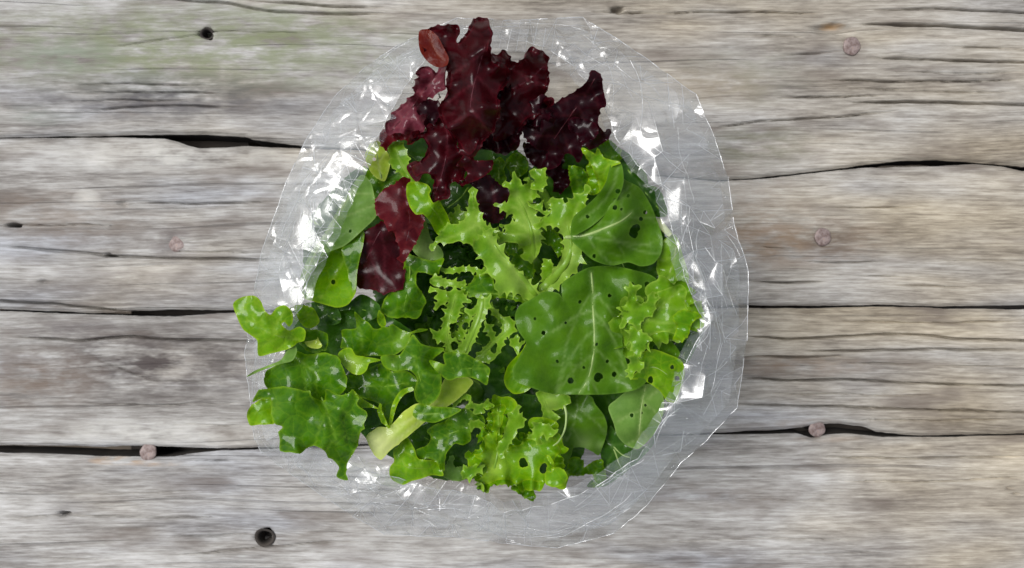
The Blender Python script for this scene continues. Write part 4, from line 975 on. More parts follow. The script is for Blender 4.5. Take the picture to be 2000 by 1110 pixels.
leaf("lettuce_leaf", "two-lobed green leaf tip reaching out past the left of the bag", 4,
  [(45,95),(90,60),(155,52),(190,80),(212,130),(246,155),(280,116),(322,104),(360,138),(363,190),(345,215),(322,190),(303,206),(345,240),(400,220),(432,240),(426,290),(392,302),(370,320),(330,340),(250,360),(182,372),(175,292),(140,262),(98,230),(68,170)],
  139, "bright", ctrl=[(80,90,1),(260,250,3),(340,130,2),(410,260,-3),(190,360,-1)], dome=2, ruf=(0.8,90,18), curl=(9,-60,40,90), ribs=[[(400,290),(270,262),(190,215),(100,110)]], ribw=(5,2), ribmat="lime", side=24, veins=[[(265,262),(262,220),(320,140)]], blister=0.9, puff=0.6)
leaf("lettuce_leaf", "small cup-shaped dark leaf with a pale inner curl, left side", 13, [(150,600),(190,480),(290,475),(370,485),(430,520),(445,590),(420,690),(385,690),(320,712),(240,700),(180,650)], 127, "green", dome=-3, ruf=(0.6,60,14), curl=(9,10,80,70), teeth=(2,16))
leaf("lettuce_leaf", "pale half-moon curl inside the small dark cup", 13, [(197,602),(260,590),(325,575),(335,545),(350,585),(382,640),(350,668),(290,668),(235,650)], 131, "yellow", dome=1.5, ruf=(0.4,50,10), curl=(5,-20,40,60))
leaf("lettuce_leaf", "small bright folded leaf beside the film under the cupped arugula", 13, [(92,208),(150,205),(220,212),(290,240),(325,300),(352,370),(330,410),(250,450),(190,430),(140,370),(110,300)], 121, "bright", ctrl=[(120,240,2),(320,380,-2)], dome=2, ruf=(0.6,60,12), curl=(8,-40,60,60), veins=[[(190,290),(260,310),(320,290)]])
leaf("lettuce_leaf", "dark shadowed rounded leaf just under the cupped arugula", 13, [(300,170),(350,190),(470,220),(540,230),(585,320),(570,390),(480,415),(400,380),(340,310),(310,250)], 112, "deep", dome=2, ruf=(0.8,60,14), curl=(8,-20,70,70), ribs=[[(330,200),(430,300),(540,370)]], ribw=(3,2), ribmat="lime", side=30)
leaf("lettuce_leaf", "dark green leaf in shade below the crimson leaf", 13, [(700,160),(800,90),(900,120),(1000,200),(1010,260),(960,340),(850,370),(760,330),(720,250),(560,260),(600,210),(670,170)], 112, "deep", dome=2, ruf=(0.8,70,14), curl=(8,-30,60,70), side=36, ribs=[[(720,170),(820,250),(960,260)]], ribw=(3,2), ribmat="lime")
leaf("lettuce_leaf", "mid green leaf under the tip of the crimson leaf", 2,
  [(670,680),(720,702),(830,732),(892,718),(870,780),(850,812),(770,790),(740,800),(736,860),(790,950),(775,1000),(742,1057),(680,1048),(600,1052),(540,1012),(580,922),(640,895),(668,850),(672,760)],
  115, "green", ctrl=[(760,740,2),(660,960,3),(740,1040,-2),(560,1000,-1)], dome=2, ruf=(0.9,80,16), curl=(9,-50,60,80), ribs=[[(700,690),(700,840),(660,1030)]], ribw=(3,2), ribmat="lime", side=40, blister=0.9, teeth=(1.6,22))
leaf("lettuce_leaf", "pale hollow stem base behind the smooth leaf tip", 2, [(715,650),(760,560),(790,490),(820,600),(880,660),(890,710),(830,725),(760,710)], 113, "dusty", dome=2, ruf=(0.4,70,12), curl=(6,-20,40,80), tone=[(800,670,60,0.5)])
leaf("lettuce_leaf", "spiky-edged green leaf in the middle left with a yellow drawn-out tip", 13,
  [(595,480),(650,470),(755,455),(760,400),(738,278),(800,340),(878,392),(930,455),(1000,462),(1050,430),(1100,450),(1150,415),(1240,470),(1330,500),(1430,465),(1525,466),(1430,490),(1345,515),(1310,610),(1230,700),(1120,750),(1000,745),(860,745),(760,750),(700,690),(640,660),(590,660),(605,560)],
  123, "green", ctrl=[(745,300,6),(800,560,2),(1150,480,5),(1500,466,4),(1250,640,4),(900,730,-1),(600,560,-2)], dome=2, ruf=(1.0,80,18), curl=(9,-30,70,80), blister=1.0, veins=[[(1000,640),(1150,600),(1330,510)],[(820,660),(800,500),(750,320)]], tone=[(1250,560,110,0.45)], teeth=(1.4,26))
leaf("lettuce_leaf", "tiny upright folded leaf tip above the spiky-edged leaf", 13, [(980,350),(1000,258),(1030,290),(1055,315),(1075,410),(1040,440),(1000,410)], 129, "bright", dome=1, ruf=(0.3,50,8), curl=(6,-20,60,50), ctrl=[(1000,265,4),(1050,420,-2)])
bb = leaf("lettuce_leaf", "dark glossy lettuce leaf with pale veins in the lower left centre", 4,
  [(602,372),(615,440),(640,480),(720,478),(790,440),(850,420),(900,462),(985,462),(1035,505),(1025,560),(950,572),(910,650),(885,765),(840,640),(770,610),(720,590),(655,555),(625,460)],
  125, "green", ctrl=[(620,400,4),(760,540,0),(980,500,2),(880,740,-3)], dome=1.5, ruf=(1.1,80,18), curl=(10,-40,90,80), blister=1.0, ribs=[[(655,550),(760,540),(880,540),(990,520)]], ribw=(4,2), ribmat="lime", side=36)
leaf("lobe", "pale inside of a curled lip", 4, [(612,372),(640,340),(680,335),(705,372),(745,380),(840,398),(780,415),(765,450),(735,475),(690,470),(645,430)], 131, "bright", parent=bb, dome=-2.5, ruf=(0.5,70,12), curl=(8,20,100,80), tone=[(690,420,60,0.9)])
leaf("lettuce_leaf", "yellow-green twisted sliver beside the pale yellow stem", 4, [(690,560),(715,585),(760,620),(830,662),(790,655),(740,660),(765,690),(740,690),(705,650)], 134, "bright", dome=1, curl=(5,-30,60,40), ruf=(0.6,40,8), tone=[(720,610,40,0.4)])
cc = leaf("lettuce_leaf", "twisted green lettuce leaf with yellow rim, lower centre", 4,
  [(845,380),(900,372),(945,372),(975,330),(1000,292),(1018,262),(1062,312),(1130,330),(1185,340),(1120,402),(1166,470),(1166,560),(1140,612),(1092,642),(1042,622),(1026,572),(1042,502),(1000,452),(922,457),(862,432)],
  136, "green", ctrl=[(860,390,2),(1020,290,3),(1090,480,4),(1090,620,-2),(930,420,1),(1160,400,-2)], dome=2, ruf=(0.8,80,16), curl=(9,-50,60,90), blister=0.9, ribs=[[(1000,330),(1040,450),(1075,560),(1092,630)]], ribw=(3,2), ribmat="lime", side=34, tone=[(900,415,60,0.25)])
leaf("lobe", "right wing with wavy yellow rim", 4, [(1105,402),(1150,410),(1190,422),(1188,362),(1290,362),(1350,392),(1430,442),(1425,490),(1415,532),(1370,505),(1320,490),(1260,492),(1210,506),(1150,462)], 133, "green", parent=cc, ctrl=[(1300,390,3),(1400,500,2),(1200,490,2),(1150,420,4)], dome=1.5, ruf=(0.8,60,12), curl=(8,-30,70,60), ribs=[[(1190,440),(1300,442),(1420,448)]], ribw=(3,1.5), ribmat="lime", side=34, tone=[(1150,430,30,0.8)])
leaf("lettuce_leaf", "thick pale yellow lettuce stem crossing the lower left", 4,
  [(768,812),(830,765),(890,762),(960,690),(1030,640),(1100,640),(1160,560),(1200,500),(1300,490),(1340,520),(1280,590),(1200,650),(1080,732),(1000,800),(885,892),(842,936),(800,895),(778,850)],
  127, "yellow", ctrl=[(800,850,3),(950,760,4),(1150,620,2),(1290,520,-2)], dome=4, ruf=(0.5,120,20), curl=(10,-70,-10,140), blister=0.6, veins=[[(800,900),(950,760),(1150,620)],[(840,920),(990,780),(1180,640)],[(780,850),(900,770),(1080,680)]], tone=[(820,850,110,0.95)], teeth=(1.3,30))
leaf("lettuce_leaf", "curved translucent leaf margin lying along the yellow stem", 4, [(888,765),(900,660),(928,595),(960,560),(1008,545),(1020,562),(975,580),(938,625),(915,690),(898,760)], 130, "bright", dome=1, curl=(6,-30,60,60), ruf=(0.5,60,10))
leaf("lettuce_leaf", "slim spiked green shred standing on the yellow stem", 4, [(838,632),(850,680),(868,720),(885,765),(860,745),(840,720),(828,680)], 133, "bright", dome=1, curl=(4,-20,50,30), ruf=(0.4,30,6), teeth=(1.5,14), res=4)
leaf("lettuce_leaf", "small pointed dark leaf lying across the yellow stem", 4, [(1018,695),(1030,655),(1052,638),(1130,652),(1200,655),(1276,668),(1215,705),(1190,715),(1130,736),(1052,722)], 136, "green", dome=2.5, ruf=(0.5,70,12), curl=(8,-40,60,80), ribs=[[(1030,690),(1130,690),(1260,670)]], ribw=(3,1.5), ribmat="lime", side=30)

# ================= centre frisee tangle =================
fa = leaf("frisee_leaf", "lacy frisee rib with ragged comb edges left of centre", 11,
  [(400,250),(440,200),(520,215),(570,290),(520,310),(500,370),(480,440),(430,500),(410,580),(500,640),(520,690),(480,740),(420,770),(390,730),(380,640),(310,620),(280,560),(350,530),(370,440),(400,350),(410,290)],
  117, "frisee", ctrl=[(460,230,4),(430,450,1),(430,740,-3)], ruf=(1.2,40,10), curl=(7,-30,100,40), teeth=(5,10), holes=[(460,665,28),(440,500,18)], ribs=[[(440,740),(400,580),(420,430),(470,240)]], ribw=(10,6), ribmat="lime", res=4)
fb = leaf("frisee_leaf", "straight pale frisee stem with comb teeth at the centre of the pile", 11,
  [(660,270),(750,275),(730,380),(690,460),(650,560),(600,670),(560,740),(500,730),(520,650),(560,590),(600,500),(640,400),(600,420),(560,380),(640,340)],
  121, "frisee", ctrl=[(700,280,2),(640,500,2),(540,720,-2)], ruf=(0.8,40,8), curl=(6,-40,60,40), teeth=(4.5,12), ribs=[[(700,275),(670,420),(610,570),(545,720)]], ribw=(18,11), ribmat="lime", res=4)
leaf("frisee_leaf", "fine lacework of frisee between the two ribs", 11, [(480,350),(540,380),(600,400),(590,460),(560,520),(540,590),(510,620),(460,600),(440,560),(490,540),(500,470),(475,410)], 113, "frisee", ruf=(1.2,30,8), curl=(6,-40,100,30), teeth=(5,9), holes=[(550,500,24),(510,410,14)], res=4)
leaf("frisee_leaf", "wet shiny frisee stem right of the centre stem", 11, [(740,330),(800,360),(850,420),(910,430),(960,470),(940,560),(880,600),(860,660),(830,720),(770,790),(690,800),(640,760),(690,700),(760,620),(740,560),(710,480),(760,500),(800,590),(850,560),(860,480),(800,420)], 112, "frisee", ctrl=[(900,500,3),(700,770,-3)], ruf=(1.2,40,9), curl=(7,-30,80,45), teeth=(4,12), ribs=[[(660,770),(790,640),(900,500),(780,350)]], ribw=(9,6), ribmat="lime", holes=[(785,680,34)], res=4)
leaf("frisee_leaf", "horizontal frisee leaf with toothed top edge above the centre stem", 11,
  [(510,180),(580,160),(650,90),(740,70),(780,120),(800,190),(860,210),(960,240),(1080,280),(1060,310),(960,280),(850,260),(700,260),(600,250),(560,230)],
  119, "green", ctrl=[(700,120,3),(1000,280,0),(560,210,1)], ruf=(1,50,10), curl=(8,-30,80,50), teeth=(4,14), ribs=[[(1070,290),(900,240),(720,230),(560,215)]], ribw=(7,3), ribmat="lime")
leaf("frisee_leaf", "toothed frisee strip pointing left from centre", 11, [(255,125),(300,80),(380,110),(480,130),(560,150),(500,180),(420,165),(330,165),(290,165)], 118, "frisee", ruf=(1,40,9), curl=(7,-30,80,45), teeth=(4,13), ribs=[[(550,155),(420,140),(290,120)]], ribw=(6,2), ribmat="lime")
leaf("frisee_leaf", "curled frisee loop in the shadow above centre", 11, [(340,30),(420,20),(520,10),(600,10),(680,30),(740,30),(700,70),(650,90),(600,130),(640,90),(640,50),(560,40),(480,50),(400,60)], 114, "frisee", ruf=(1,40,8), curl=(6,-30,90,40), teeth=(3.5,12), res=4)
leaf("frisee_leaf", "three-pointed frisee tip left of the lacy rib", 11, [(250,190),(310,185),(390,220),(420,280),(370,310),(320,340),(285,355),(320,290),(300,260),(320,220)], 115, "frisee", ruf=(1,40,8), curl=(6,-20,70,45), teeth=(3,14))
leaf("frisee_leaf", "small star-shaped frisee tip beside the big arugula's left edge", 11, [(920,610),(960,600),(985,570),(1000,640),(1045,620),(1000,690),(985,740),(960,690),(935,660)], 118, "frisee", ruf=(0.8,30,8), curl=(5,-20,70,40), teeth=(2.5,12), res=4)
leaf("frisee_leaf", "pale frisee wedge in shade between upright leaves", 3, [(290,760),(310,720),(345,740),(350,790),(330,850),(310,880),(290,850)], 114, "frisee", ruf=(0.8,30,8), curl=(5,-20,70,35), teeth=(4,10), res=4)
leaf("frisee_leaf", "dim frisee frill in the gap right of the long slanting leaf", 3, [(60,640),(110,620),(160,650),(205,690),(240,760),(235,830),(190,820),(150,770),(110,740),(130,700),(90,690)], 106, "green", ruf=(1.6,35,10), curl=(7,-30,90,35), teeth=(5,10))
leaf("frisee_leaf", "dim frisee frill in the gap beside the thick branching stem", 3, [(300,560),(350,550),(390,600),(410,680),(380,700),(340,640),(300,620)], 108, "green", ruf=(1.4,35,10), curl=(7,-30,90,35), teeth=(5,10))

# ================= behind, upper part =================
leaf("frisee_leaf", "pale yellow frisee leaf just under the pink leaf at upper left", 2, [(480,60),(520,48),(560,90),(590,160),(560,270),(520,260),(480,220),(455,160),(450,120)], 114, "yellow", ctrl=[(500,80,2),(540,250,-4)], ruf=(1.2,60,14), curl=(9,-30,70,60), holes=[(500,150,7)], ribs=[[(540,260),(520,160),(510,70)]], ribw=(6,3), side=34)
leaf("frisee_leaf", "lime frisee leaf with wavy edge beside the maroon lobe at upper left", 2, [(580,80),(640,50),(680,100),(700,190),(740,280),(690,270),(640,220),(600,190),(590,130)], 115, "frisee", ruf=(1.4,45,12), curl=(8,-40,90,45), teeth=(3.5,14), ribs=[[(700,260),(650,170),(620,80)]], ribw=(5,3), ribmat="lime")
leaf("lettuce_leaf", "mid green leaf under the pale frisee at upper left", 2, [(440,190),(520,260),(600,200),(660,250),(640,310),(560,310),(510,380),(490,330),(450,260)], 108, "green", ruf=(1,70,14), curl=(8,-30,60,70), side=36, ribs=[[(620,270),(540,290),(460,230)]], ribw=(4,2), ribmat="lime")
leaf("frisee_leaf", "green frisee shoots peeping under the maroon lobes", 15, [(870,400),(930,290),(990,240),(1040,300),(1020,380),(1050,440),(1010,500),(930,450)], 108, "green", ruf=(1.4,50,12), curl=(9,-30,80,50), teeth=(3.5,14), ribs=[[(980,480),(980,370),(990,270)]], ribw=(6,3), ribmat="lime")
leaf("frisee_leaf", "shaded bluish green leaf behind the upright frisee", 15, [(1050,300),(1110,210),(1180,200),(1260,270),(1260,360),(1200,420),(1120,450),(1090,380)], 106, "green", ruf=(1.4,50,12), curl=(9,-30,80,50), teeth=(3,16), ribs=[[(1130,430),(1150,320),(1170,230)]], ribw=(5,3), ribmat="lime")
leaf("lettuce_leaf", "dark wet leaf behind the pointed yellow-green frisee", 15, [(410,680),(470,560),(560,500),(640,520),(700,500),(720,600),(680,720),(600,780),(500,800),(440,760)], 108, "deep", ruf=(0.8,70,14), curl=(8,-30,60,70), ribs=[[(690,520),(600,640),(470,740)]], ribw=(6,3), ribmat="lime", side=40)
leaf("frisee_leaf", "olive frisee tips at top right under the maroon leaf", 1, [(1150,690),(1220,670),(1280,640),(1330,680),(1340,740),(1280,760),(1200,740)], 112, "green", ruf=(1.4,40,12), curl=(8,-30,90,40), teeth=(4,13))
stalk("leaf_stem", "green stem beside the right upright frisee leaf", 15, [(1400,560),(1440,640),(1500,760)], 17, 20, 117, 112, "lime")

# ================= shaded leaves seen in the gaps =================
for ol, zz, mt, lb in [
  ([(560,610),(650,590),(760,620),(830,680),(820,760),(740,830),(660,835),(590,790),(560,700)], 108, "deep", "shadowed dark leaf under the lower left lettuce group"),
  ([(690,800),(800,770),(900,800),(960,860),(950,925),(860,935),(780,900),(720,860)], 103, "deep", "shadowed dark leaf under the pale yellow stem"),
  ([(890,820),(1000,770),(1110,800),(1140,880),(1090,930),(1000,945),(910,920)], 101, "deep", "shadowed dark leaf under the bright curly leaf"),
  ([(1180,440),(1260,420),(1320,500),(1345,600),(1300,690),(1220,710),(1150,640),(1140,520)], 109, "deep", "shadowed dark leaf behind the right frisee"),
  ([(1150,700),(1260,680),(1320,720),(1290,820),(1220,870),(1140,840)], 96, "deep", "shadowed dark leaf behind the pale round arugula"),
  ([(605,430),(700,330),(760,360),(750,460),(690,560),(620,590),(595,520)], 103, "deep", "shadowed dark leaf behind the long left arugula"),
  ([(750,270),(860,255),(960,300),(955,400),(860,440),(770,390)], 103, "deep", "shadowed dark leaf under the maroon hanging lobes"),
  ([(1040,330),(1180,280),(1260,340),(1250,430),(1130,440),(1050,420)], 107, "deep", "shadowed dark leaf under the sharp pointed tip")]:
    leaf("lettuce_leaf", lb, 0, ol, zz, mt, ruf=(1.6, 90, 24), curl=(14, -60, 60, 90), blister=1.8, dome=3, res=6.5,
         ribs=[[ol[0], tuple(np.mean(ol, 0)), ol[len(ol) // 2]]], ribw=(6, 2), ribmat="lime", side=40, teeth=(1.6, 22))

# ================= leaves deep in the bag =================
GEN = [
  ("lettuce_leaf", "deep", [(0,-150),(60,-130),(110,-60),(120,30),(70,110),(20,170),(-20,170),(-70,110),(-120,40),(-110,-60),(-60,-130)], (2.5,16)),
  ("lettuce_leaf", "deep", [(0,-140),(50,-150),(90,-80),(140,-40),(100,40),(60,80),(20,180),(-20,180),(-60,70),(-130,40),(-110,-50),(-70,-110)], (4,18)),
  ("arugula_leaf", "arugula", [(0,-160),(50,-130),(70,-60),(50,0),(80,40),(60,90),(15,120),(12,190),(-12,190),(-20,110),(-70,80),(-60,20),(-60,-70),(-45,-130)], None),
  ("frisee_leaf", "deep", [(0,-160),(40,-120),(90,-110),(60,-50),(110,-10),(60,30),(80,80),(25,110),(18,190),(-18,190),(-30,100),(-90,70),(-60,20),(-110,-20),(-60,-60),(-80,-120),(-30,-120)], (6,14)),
]
protos = []
for gi, (nm, mt, ol, te_) in enumerate(GEN):
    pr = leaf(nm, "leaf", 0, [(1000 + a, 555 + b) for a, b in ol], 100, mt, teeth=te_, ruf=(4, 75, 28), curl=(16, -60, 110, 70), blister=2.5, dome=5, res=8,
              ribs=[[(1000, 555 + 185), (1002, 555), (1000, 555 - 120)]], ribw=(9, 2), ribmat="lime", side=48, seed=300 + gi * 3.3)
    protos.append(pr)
rng = random.Random(11)
first = {}
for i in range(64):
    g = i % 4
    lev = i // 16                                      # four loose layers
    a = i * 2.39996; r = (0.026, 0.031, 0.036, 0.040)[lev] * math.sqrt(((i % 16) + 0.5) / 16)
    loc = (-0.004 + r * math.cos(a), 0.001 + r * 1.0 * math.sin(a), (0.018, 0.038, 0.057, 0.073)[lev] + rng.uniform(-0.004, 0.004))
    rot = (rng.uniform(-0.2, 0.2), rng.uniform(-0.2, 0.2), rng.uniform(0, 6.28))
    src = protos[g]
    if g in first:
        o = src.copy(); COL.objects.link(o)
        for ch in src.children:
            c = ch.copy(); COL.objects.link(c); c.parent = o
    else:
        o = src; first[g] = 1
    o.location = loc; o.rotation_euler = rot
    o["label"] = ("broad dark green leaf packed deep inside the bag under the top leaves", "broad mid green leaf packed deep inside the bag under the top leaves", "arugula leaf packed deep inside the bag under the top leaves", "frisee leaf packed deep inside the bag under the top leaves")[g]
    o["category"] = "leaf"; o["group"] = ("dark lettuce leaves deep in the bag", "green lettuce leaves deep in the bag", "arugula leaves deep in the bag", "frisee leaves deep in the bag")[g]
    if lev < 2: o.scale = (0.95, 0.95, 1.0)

# ------------------------------------------------------------------ clear film bag
def film_material(name, haze, f0, graze, bump, tint=(0.985, 0.99, 0.99)):
    t = NT(name)
    co = t.n("ShaderNodeTexCoord").outputs["Object"]
    v1 = t.n("ShaderNodeTexVoronoi", feature='DISTANCE_TO_EDGE', i_Scale=62.0)
    wob = t.n("ShaderNodeTexNoise", i_Scale=40.0, i_Detail=3.0); t.put(wob, "Vector", co)
    sc = t.n("ShaderNodeVectorMath", operation='SCALE'); sc.inputs["Scale"].default_value = 0.022; t.put(sc, "0", wob.outputs[1])
    ad = t.n("ShaderNodeVectorMath", operation='ADD'); t.put(ad, "0", co); t.put(ad, "1", sc.outputs[0])
    t.put(v1, "Vector", ad.outputs[0])
    n1 = t.noise(co, 55, 3, 0.5, 0.6)
    n2 = t.noise(co, 210, 3, 0.5, 0.8)
    crk = t.ramp(v1.outputs[0], [(0.0, 1.0), (0.07, 0.0)])
    msk = t.ramp(t.noise(co, 14, 2), [(0.42, 0.0), (0.56, 1.0)])
    hh = t.math('ADD', t.math('MULTIPLY', n1, 0.25), t.math('MULTIPLY', t.math('MULTIPLY', crk, msk), 1.0))
    hh = t.math('ADD', hh, t.math('MULTIPLY', t.math('MULTIPLY', n2, msk), 0.35))
    bp = t.n("ShaderNodeBump", i_Strength=bump, i_Distance=0.0028); t.put(bp, "Height", hh)
    geo = t.n("ShaderNodeNewGeometry")
    dt = t.n("ShaderNodeVectorMath", operation='DOT_PRODUCT'); t.put(dt, "0", geo.outputs["Incoming"]); t.put(dt, "1", bp)
    cs = t.math('SUBTRACT', 1.0, t.math('ABSOLUTE', dt.outputs["Value"]), clamp=True)
    fr = t.math('ADD', f0, t.math('MULTIPLY', t.math('POWER', cs, 5.0), graze), clamp=True)
    tp = t.n("ShaderNodeBsdfTransparent", i_Color=(*tint, 1))
    gl = t.n("ShaderNodeBsdfGlossy", i_Roughness=0.15, i_Color=(1, 1, 1, 1)); t.put(gl, "Normal", bp)
    df = t.n("ShaderNodeBsdfTranslucent", i_Color=(0.85, 0.87, 0.9, 1))
    d2 = t.n("ShaderNodeBsdfDiffuse", i_Color=(0.85, 0.87, 0.9, 1)); t.put(d2, "Normal", bp)
    dm = t.n("ShaderNodeMixShader"); dm.inputs[0].default_value = 0.5; t.put(dm, "1", df); t.put(dm, "2", d2)
    m0 = t.n("ShaderNodeMixShader"); m0.inputs[0].default_value = haze; t.put(m0, "1", tp); t.put(m0, "2", dm)
    g2 = t.n("ShaderNodeBsdfGlossy", i_Roughness=0.33, i_Color=(1, 1, 1, 1)); t.put(g2, "Normal", bp)
    gm_ = t.n("ShaderNodeMixShader"); gm_.inputs[0].default_value = 0.45; t.put(gm_, "1", gl); t.put(gm_, "2", g2); gl = gm_
    m1 = t.n("ShaderNodeMixShader"); t.put(m1, "0", fr); t.put(m1, "1", m0); t.put(m1, "2", gl)
    return t.surface(m1)
m_film = film_material("clear_film_rim", 0.11, 0.10, 0.60, 0.22)
m_wall = film_material("clear_film_wall", 0.05, 0.06, 0.35, 0.12)

OUT = [(893,35),(1000,40),(1140,34),(1245,102),(1360,186),(1393,262),(1422,347),(1434,440),(1462,530),(1460,650),(1440,796),(1390,850),(1330,905),(1265,985),(1200,1042),(1090,1070),(990,1062),(900,1050),(752,1044),(690,1008),(620,962),(512,886),(497,860),(490,800),(478,690),(488,610),(500,550),(512,490),(560,352),(600,268),(652,190),(715,130),(780,86)]
LIP = [(893,78),(975,72),(1060,92),(1120,130),(1180,205),(1203,272),(1257,335),(1290,366),(1303,406),(1323,493),(1343,556),(1366,612),(1368,655),(1345,700),(1325,770),(1290,830),(1245,895),(1190,935),(1130,968),(1060,990),(985,1000),(930,968),(850,955),(780,935),(700,915),(640,884),(575,866),(545,830),(535,770),(534,700),(556,640),(588,598),(600,556),(640,470),(688,358),(738,262),(790,172),(838,108)]
BC = (972.0, 553.0)
def resample(poly, step):
    p = np.array(poly, float); out = []
    for a, b in zip(p, np.roll(p, -1, 0)):
        k = max(1, int(round(np.linalg.norm(b - a) / step)))
        out += [a + (b - a) * j / k for j in range(k)]
    return np.array(out)

OUTR, LIPR = resample(OUT, 17), resample(LIP, 18)
_rj = np.random.RandomState(2)
OUTR = OUTR + _rj.normal(0, 0.55, OUTR.shape); LIPR = LIPR + _rj.normal(0, 1.6, LIPR.shape)
CRUMP = ((1370, 470, 95), (1400, 600, 85), (1405, 720, 70), (545, 480, 60), (530, 620, 70), (1170, 95, 75), (1330, 230, 70), (640, 250, 60), (690, 950, 70), (830, 1000, 80), (1300, 850, 60), (600, 400, 50))
def angle_of(X, Y): return np.arctan2(Y - BC[1], X - BC[0]) % (2 * math.pi)
def zlip(t):     # height of the opening round the bag
    r_ = (t + math.pi) % (2 * math.pi) - math.pi
    return 124.0 + 8.0 * np.exp(-(r_ / 0.8) ** 2) + 8.5 * np.exp(-((t - math.pi - 0.36) / 0.42) ** 2) - 4 * np.exp(-((t - math.pi / 2) / 0.7) ** 2)
def band_q(X, Y):
    pts = np.stack([X, Y], 1)
    do, _ = nearest(pts, resample(OUT, 4)); dl, _ = nearest(pts, resample(LIP, 4))
    return do / (do + dl + 1e-6)
def shoulder(X, Y):
    q = band_q(X, Y); zl = zlip(angle_of(X, Y))
    return zl - 8.5 * (1 - q) ** 1.2 + 1.6 * np.sin(math.pi * q), q

bag = bpy.data.objects.new("plastic_bag", None)
COL.objects.link(bag)
bag.location = ((BC[0] - 1000) * K, -(BC[1] - 555) * K, 0)
tag(bag, "clear crinkled plastic bag standing open, packed with mixed salad leaves", "bag")
BL = np.array(bag.location)

def px_world(X, Y, Zr):
    f = (H - Zr * 0.001) / H
    return np.stack([(X - 1000) * K * f, -(Y - 555) * K * f, Zr * 0.001], 1)

def crinkled_sheet(outer, inner, seed, amp, drop, spacing):
    """film between two contours: flat facets of uneven size meeting in folds"""
    rs = np.random.RandomState(seed)
    pts = []
    allp = np.array(outer)
    lo, hi = allp.min(0), allp.max(0)
    tries = rs.uniform(lo, hi, (9000, 2))
    ok = inside(tries, np.array(outer)) & ~inside(tries, np.array(inner)); tries = tries[ok]
    do, _ = nearest(tries, resample(outer, 5)); dl, _ = nearest(tries, resample(inner, 5))
    dens = np.full(len(tries), float(spacing))
    for cx, cy_, rad in CRUMP:
        dens = np.minimum(dens, spacing * (1 - 0.62 * np.exp(-((tries[:, 0] - cx) ** 2 + (tries[:, 1] - cy_) ** 2) / rad ** 2)))
    dens *= rs.uniform(0.6, 1.7, len(tries))
    for p, d, a, b in zip(tries, dens, do, dl):
        if a < d * 0.4 or b < d * 0.4: continue
        rx, ry = p[0] - BC[0], p[1] - BC[1]; rn = math.hypot(rx, ry); rx /= rn; ry /= rn
        far = True
        for q in pts:
            dx, dy = p[0] - q[0], p[1] - q[1]
            if abs(dx) > 170 or abs(dy) > 170: continue
            a_ = dx * rx + dy * ry; b_ = (-dx * ry + dy * rx) * 0.36
            if a_ * a_ + b_ * b_ < d * d * 0.42: far = False; break
        if far: pts.append(p)
    vs = [Vector((float(a), float(b))) for a, b in list(outer) + list(inner) + pts]
    no, ni = len(outer), len(inner)
    es = [(i, (i + 1) % no) for i in range(no)] + [(no + i, no + (i + 1) % ni) for i in range(ni)]
    ov, oe, of, _, _, _ = geometry.delaunay_2d_cdt(vs, es, [], 0, 1e-4)
    Q = np.array([(v.x, v.y) for v in ov]); T = np.array([f for f in of if len(f) == 3])
    cen = Q[T].mean(1); T = T[inside(cen, np.array(outer)) & ~inside(cen, np.array(inner))]
    zb, q = shoulder(Q[:, 0], Q[:, 1])
    edge = np.clip(np.minimum(q, 1 - q) / 0.12, 0, 1)
    z = zb - drop + rs.normal(0, amp, len(Q)) * (0.35 + 0.65 * edge)
    return Q, T, z

def fix_up(V, T):
    a3 = (V[T[:, 1], 0] - V[T[:, 0], 0]) * (V[T[:, 2], 1] - V[T[:, 0], 1]) - (V[T[:, 1], 1] - V[T[:, 0], 1]) * (V[T[:, 2], 0] - V[T[:, 0], 0])
    return np.where((a3 < 0)[:, None], T[:, ::-1], T)

CREASE_V, CREASE_F = [], []
def crease_rod(a, b, r0, r1):
    """a folded-over ridge of film along an edge"""
    a, b = np.array(a), np.array(b); d = b - a; L = np.linalg.norm(d)
    if L < 1e-5: return
    d /= L; s = np.cross(d, (0, 0, 1.0)); s /= np.linalg.norm(s) + 1e-9; u_ = np.cross(s, d)
    base = len(CREASE_V)
    for p, r in ((a, r0), ((a + b) / 2 + u_ * 0.0001, max(r0, r1)), (b, r1)):
        for k in range(5):
            an = 2 * math.pi * k / 5
            CREASE_V.append(tuple(p + s * r * math.cos(an) + u_ * r * 0.8 * math.sin(an)))
    for i in range(2):
        for k in range(5):
            CREASE_F.append((base + i * 5 + k, base + i * 5 + (k + 1) % 5, base + (i + 1) * 5 + (k + 1) % 5, base + (i + 1) * 5 + k))

